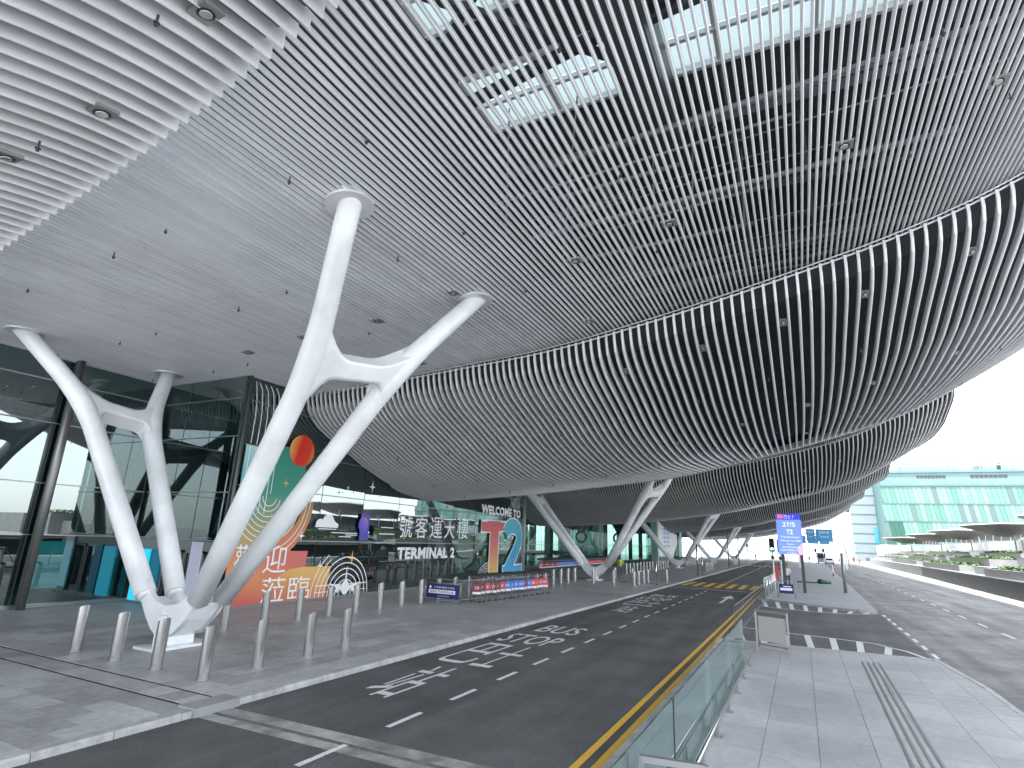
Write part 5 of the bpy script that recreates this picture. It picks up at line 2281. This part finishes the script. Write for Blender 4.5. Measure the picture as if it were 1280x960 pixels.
# folded green hose / tarpaulin bundle on the island
t = thing('tool_bundle', 'dark green tools lying on the island paving behind the display post', 'tools', (.9, 60, PZ))
q = MB()
q.tube([(-.6, 60, PZ + .08), (1.6, 60.6, PZ + .1)], .06, 6)
q.tube([(1.2, 60.3, PZ + .2), (2.1, 61.3, PZ + .12)], [.22, .12], 8)
q.build('bundle', mat('bundle_green', (.02, .10, .06), rough=.7), t)

# ================================================================== FOUNTAIN WALL AND TERRACES
fwl = thing('fountain_wall', 'long dark wet stone wall beside the outer road', 'wall', (14, 80, RZ))
yv = [20, 30, 40, 48, 55, 63, 70, 77, 88, 100, 118, 136, 160, 185, 215, 271]
for a, c in zip(yv[:-1], yv[1:]):
    q = MB()
    q.slab([(wxr(a), a + .01, RZ), (wxr(c), c - .01, RZ), (wxr(c) + .5, c - .01, RZ), (wxr(a) + .5, a + .01, RZ)], (0, 0, 1.32))
    q.build('stone_panel', M_DKSTONE, fwl)
q = MB()
for a, c in zip(yv[:-1], yv[1:]):
    q.slab([(wxr(a) + .02, a, 1.24), (wxr(c) + .02, c, 1.24), (wxr(c) + .62, c, 1.24), (wxr(a) + .62, a, 1.24)], (0, 0, .05))
q.build('coping', mat('water_lip', (.35, .37, .4), rough=.2), fwl)

hedge_rng = random.Random(11)


def hedge(x0, x1, y0, y1, z0, h, n, label):
    q = MB()
    r_ = hedge_rng
    for i in range(n):
        x = r_.uniform(x0, x1)
        y = r_.uniform(y0, y1)
        z = z0 + h * (1 - r_.random() ** 2) * (0.75 + .25 * math.sin(y * 1.3 + x))
        s_ = r_.uniform(.07, .16)
        a = Vector((r_.uniform(-1, 1), r_.uniform(-1, 1), r_.uniform(-.5, .5))).normalized() * s_
        c = a.cross(Vector((r_.uniform(-1, 1), r_.uniform(-1, 1), 1)).normalized()) * .9
        p = Vector((x, y, z))
        q.quad(p - a, p + c, p + a, p - c)
    q.box(x0 + .05, x1 - .05, y0 + .05, y1 - .05, z0 - .1, z0 + h * .45, 1)
    o = q.build('hedge', [M_HEDGE, mat('hedge_core', (.05, .09, .03), rough=.8)], origin=(x0, y0, z0))
    tag(o, label, 'hedge', 'hedges in the stepped planters')
    return o


def planter(y0, y1, x0, x1, z0, z1, label, hl, hn=900):
    t = thing('planter', label, 'planter', (x0, y0, z0))
    q = MB()
    off = wxr((y0 + y1) / 2) - 13.9
    x0, x1 = x0 + off, x1 + off
    q.box(x0, x0 + .35, y0, y1, z0, z1)
    q.box(x0 + .35, x1, y0, y0 + .35, z0, z1)
    q.box(x0 + .35, x1, y1 - .35, y1, z0, z1)
    q.build('parapet', M_CONC, t)
    q = MB()
    q.box(x0 + .35, x1, y0 + .35, y1 - .35, z0, z1 - .12)
    q.build('soil', M_SOIL, t)
    hedge(x0 + .38, x1 - .1, y0 + .4, y1 - .4, z1 - .12, .42, hn, hl)


pl = 0
mods = [(34.0, 66.0), (82.0, 104.0), (120, 150), (168, 205)]
nm = ['nearest', 'second', 'third', 'farthest']
for i, (ya, yb) in enumerate(mods):
    planter(ya, yb, 14.55, 17.0, 0, 1.95, 'lowest pale stone planter of the %s terrace group' % nm[i], 'green hedge in the lowest planter of the %s terrace' % nm[i], 2200 if i < 2 else 900)
    planter(ya - 2, yb - 5, 17.0, 19.6, 0, 2.75, 'middle pale stone planter of the %s terrace group' % nm[i], 'green hedge in the middle planter of the %s terrace' % nm[i], 2200 if i < 2 else 900)
    planter(ya - 3, yb - 9, 19.6, 22.5, 0, 3.45, 'top pale stone planter of the %s terrace group' % nm[i], 'green hedge in the top planter of the %s terrace' % nm[i], 1800 if i < 2 else 700)
    # cascades between the groups
    off = wxr(yb) - 13.9
    for k, (xa, dy, za) in enumerate(((15.6, 1.0, 1.9), (18.2, -3.0, 2.9), (20.4, -7.0, 3.7))):
        q = MB()
        q.box(xa + off, xa + 1.6 + off, yb + dy, yb + dy + 9.5, 0, za)
        q.box(xa + off - .15, xa + 1.7 + off, yb + dy - .1, yb + dy + 9.6, za, za + .09, 1)
        o = q.build('cascade', [M_WATERFALL, M_CONC], origin=(xa, yb, 0))
        tag(o, '%s step of the water cascade wall beside the %s terrace' % (('lowest', 'middle', 'top')[k], nm[i]), 'fountain')
q = MB()
q.box(14.5, 24, 20, 33, 0, 1.5)
q.slab([(14.6, 66, 0), (17.6, 200, 0), (27, 200, 0), (24, 66, 0)], (0, 0, 1.28))
q.build('terrace_ground', M_CONC)['kind'] = 'structure'
q = MB()
q.slab([(22.4, 30, 0), (28.0, 215, 0), (60, 215, 0), (60, 30, 0)], (0, 0, 3.3))
q.build('plaza_deck', M_CONC)['kind'] = 'structure'
bw = thing('balustrade', 'long translucent white balustrade above the terraces', 'balustrade', (23.5, 80, 3.3))
M_BAL = mat('balustrade_glass', (.26, .27, .31), rough=.2)
n_ = 34
for i in range(n_):
    ya, yb = 40 + i * 4.6, 40 + (i + 1) * 4.6
    xa, xb = 22.9 + (ya - 30) * .03, 22.9 + (yb - 30) * .03
    q = MB()
    q.slab([(xa, ya + .04, 3.35), (xb, yb - .04, 3.35), (xb, yb - .04, 5.2), (xa, ya + .04, 5.2)], (.05, 0, 0))
    q.build('glass_panel', M_BAL, bw)
q = MB()
for i in range(n_ + 1):
    ya = 40 + i * 4.6
    xa = 22.85 + (ya - 30) * .03
    q.bar((xa, ya, 3.3), (xa + .35, ya, 6.2), .09, .09)
q.build('mullion', M_TRANSOM, bw)
M_PAVR = mat('pavilion_soffit', (.17, .155, .15), rough=.6, var=.1)


def pavilion(yc, L, x0, w, z, label):
    t = thing('pavilion', label, 'pavilion', (x0 + w / 2, yc, 3.3))
    q = MB()
    xm = x0 + w * .45
    th = .18
    y0, y1 = yc - L / 2, yc + L / 2
    # folded roof: ridge line running along, ends pulled to points
    A = (x0 + 2.0, y0, z + 1.2)
    D = (x0 + w, y0, z + 1.25)
    C_ = (x0 + w + .4, y1, z)
    B = (x0 + 3.4, y1, z)
    E_ = (x0 - 1.6, y0 + 2.2, z + .95)
    q.slab([A, B, C_, D], (0, 0, th))
    q.slab([E_, B, A], (0, 0, th))
    q.build('folded_roof', M_PAVR, t)
    q = MB()
    for (a, c) in ((E_, A), (A, D), (E_, B)):
        q.bar((a[0], a[1], a[2] + th), (c[0], c[1], c[2] + th), .12, .14)
    q.build('roof_edge', M_LWHITE, t)
    for yy in (y0 + 1.5, y1 - 1.5):
        q = MB()
        q.tube([(xm, yy, 3.3), (xm, yy, z + .4)], .08, 10)
        q.build('post', M_LWHITE, t)
    q = MB()
    q.box(x0 + w * .5, x0 + w * .52, y0 + 1.5, y1 - 1.5, 4.6, 4.7)
    q.build('rail', M_RAIL, t)


for i, (yc, x0) in enumerate(((70, 19.6), (93, 19.8), (117, 20.3), (142, 20.6), (178, 20.5))):
    pavilion(yc, 8.0, x0, 10.5, 5.6, '%s butterfly-roofed pavilion on the plaza beyond the terraces' % ['nearest', 'second', 'third', 'fourth', 'farthest'][i])

# ================================================================== BACKGROUND BUILDINGS
tb = thing('glass_building', 'large turquoise glass building behind the pavilions', 'building', (50, 235, 0))
YB = 235.0
TK = YB / 120.0


def bx(x):
    return x * TK


def bz(z):
    return 2.85 + (z - 2.85) * TK


TEALS = [mat('teal_pane_%s' % n_, c, rough=.25, spec=.6) for n_, c in (('pale', (.13, .25, .22)), ('mid', (.095, .225, .185)), ('light', (.18, .28, .255)), ('grey', (.10, .155, .155)), ('deep', (.02, .10, .07)))]
X0, X1 = bx(13.4), bx(46)
levels = [bz(v) for v in (2.0, 5.4, 8.4, 11.4, 14.3)]
q = MB()
q.box(X0 + .5, X1, YB + .6, YB + 40, 0, bz(16.6))
q.build('core_wall', mat('core_teal', (.08, .18, .17), rough=.6), tb)
rb = random.Random(21)
pw = 1.32
n_ = int((X1 - X0) / pw)
pane_cache = {}
for li in range(4):
    za, zb = levels[li], levels[li + 1]
    for i in range(n_):
        xa = X0 + i * pw
        ln = .7   # slanted mullions
        k = rb.random()
        m_ = TEALS[0] if k < .40 else TEALS[1] if k < .55 else TEALS[2] if k < .80 else TEALS[3] if k < .95 else TEALS[1]
        if i < 4 and li < 2 and rb.random() < .7:
            m_ = TEALS[4]
        if i >= 74:
            continue
        key = (li, m_.name)
        if key not in pane_cache:
            q = MB()
            q.slab([(.03, 0, za + .14), (pw - .03, 0, za + .14), (pw - .03 - ln, -.15, zb - .1), (.03 - ln, -.15, zb - .1)], (0, .12, 0))
            pane_cache[key] = q.mesh('pane', mats=[m_])
        inst('pane', pane_cache[key], (xa + .6, YB, 0), tb)
q = MB()
for z in levels:
    q.box(X0 - .2, X1, YB - .3, YB + .3, z - .12, z + .1)
q.box(X0 - .2, X1, YB - .45, YB + .55, levels[-1] + .1, levels[-1] + .55)
q.build('floor_band', mat('teal_band', (.09, .17, .16), rough=.5), tb)
q = MB()
q.box(X0 + .4, X1, YB - .1, YB + .55, levels[-1] + .55, bz(16.7))
q.build('attic', mat('attic_teal', (.14, .23, .23), rough=.5, var=.12, scale=.3), tb)
q = MB()
q.box(X0 - .4, X1, YB - .6, YB + .9, bz(16.7), bz(17.05))
q.build('cornice', mat('cornice_teal', (.12, .24, .26), rough=.5), tb)
q = MB()
for (a, c) in ((19.0, 23.2), (26.5, 31.5), (34, 40)):
    for k in range(8):
        xa = bx(a + (c - a) * k / 8)
        xb = bx(a + (c - a) * (k + .82) / 8)
        q.box(xa, xb, YB - .2, YB - .08, bz(15.75), bz(16.2))
q.build('louvre_window', M_DARK, tb)
q = MB()
for k in range(34):
    xa = X0 + k * 1.9
    q.box(xa, xa + .07, YB - .2, YB - .12, bz(17.05), bz(17.9))
q.box(X0, X1, YB - .2, YB - .12, bz(17.85), bz(17.95))
q.build('roof_railing', M_RAIL, tb)
q = MB()
q.box(bx(17.5), bx(26), YB + 6, YB + 20, bz(17), bz(18.9))
q.box(bx(29), bx(31), YB + 6, YB + 20, bz(17), bz(18.7))
q.box(bx(31.6), bx(34), YB + 6, YB + 20, bz(17), bz(18.8))
q.build('plant_room', mat('plant_room_pale', (.22, .27, .29), rough=.6), tb)

pb = thing('pale_building', 'hazy pale building left of the turquoise one', 'building', (28, 260, 0))
q = MB()
q.box(18.5, 30.5, 262, 290, 0, 34)
q.build('wall', mat('pale_wall', (.24, .29, .31), rough=.6, var=.05, scale=.2), pb)
q = MB()
for k in range(9):
    q.box(18.3, 30.5, 261.8, 262, 3 + k * 3.6, 3.14 + k * 3.6)
q.build('floor_line', mat('pale_line', (.20, .26, .29), rough=.6), pb)
q = MB()
q.box(25.5, 30.2, 261.5, 261.9, 6.5, 12.5)
q.build('blue_sign', M_GSIGN, pb)
hz = thing('low_wall_building', 'low grey building with dark openings at the end of the fountain wall', 'building', (24, 225, 0))
q = MB()
q.box(22.6, 30, 214, 232, 0, 5.6)
q.build('wall', mat('low_grey_wall', (.42, .44, .46), rough=.6, var=.15, scale=.6), hz)
q = MB()
for k in range(4):
    q.box(22.9 + k * 1.7, 24.0 + k * 1.7, 213.9, 214.02, 1.0, 2.8)
q.build('opening', M_DARK, hz)
# far low skyline on the left beyond the canopy
rb = random.Random(4)
for i in range(9):
    x = -95 + i * 13 + rb.uniform(-3, 3)
    h = rb.uniform(5, 11)
    q = MB()
    w_ = rb.uniform(8, 14)
    y = 520 + rb.uniform(-30, 60)
    q.box(x, x + w_, y, y + 12, 0, h)
    for k in range(int(h // 3)):
        q.box(x - .1, x + w_ + .1, y - .12, y - .02, 1.6 + k * 3, 2.6 + k * 3, 1)
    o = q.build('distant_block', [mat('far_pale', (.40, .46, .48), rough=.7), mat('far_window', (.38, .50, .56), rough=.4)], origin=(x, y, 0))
    tag(o, 'pale distant block beyond the end of the kerb, %s from the left' % ORD[i], 'building', 'distant blocks beyond the kerb')
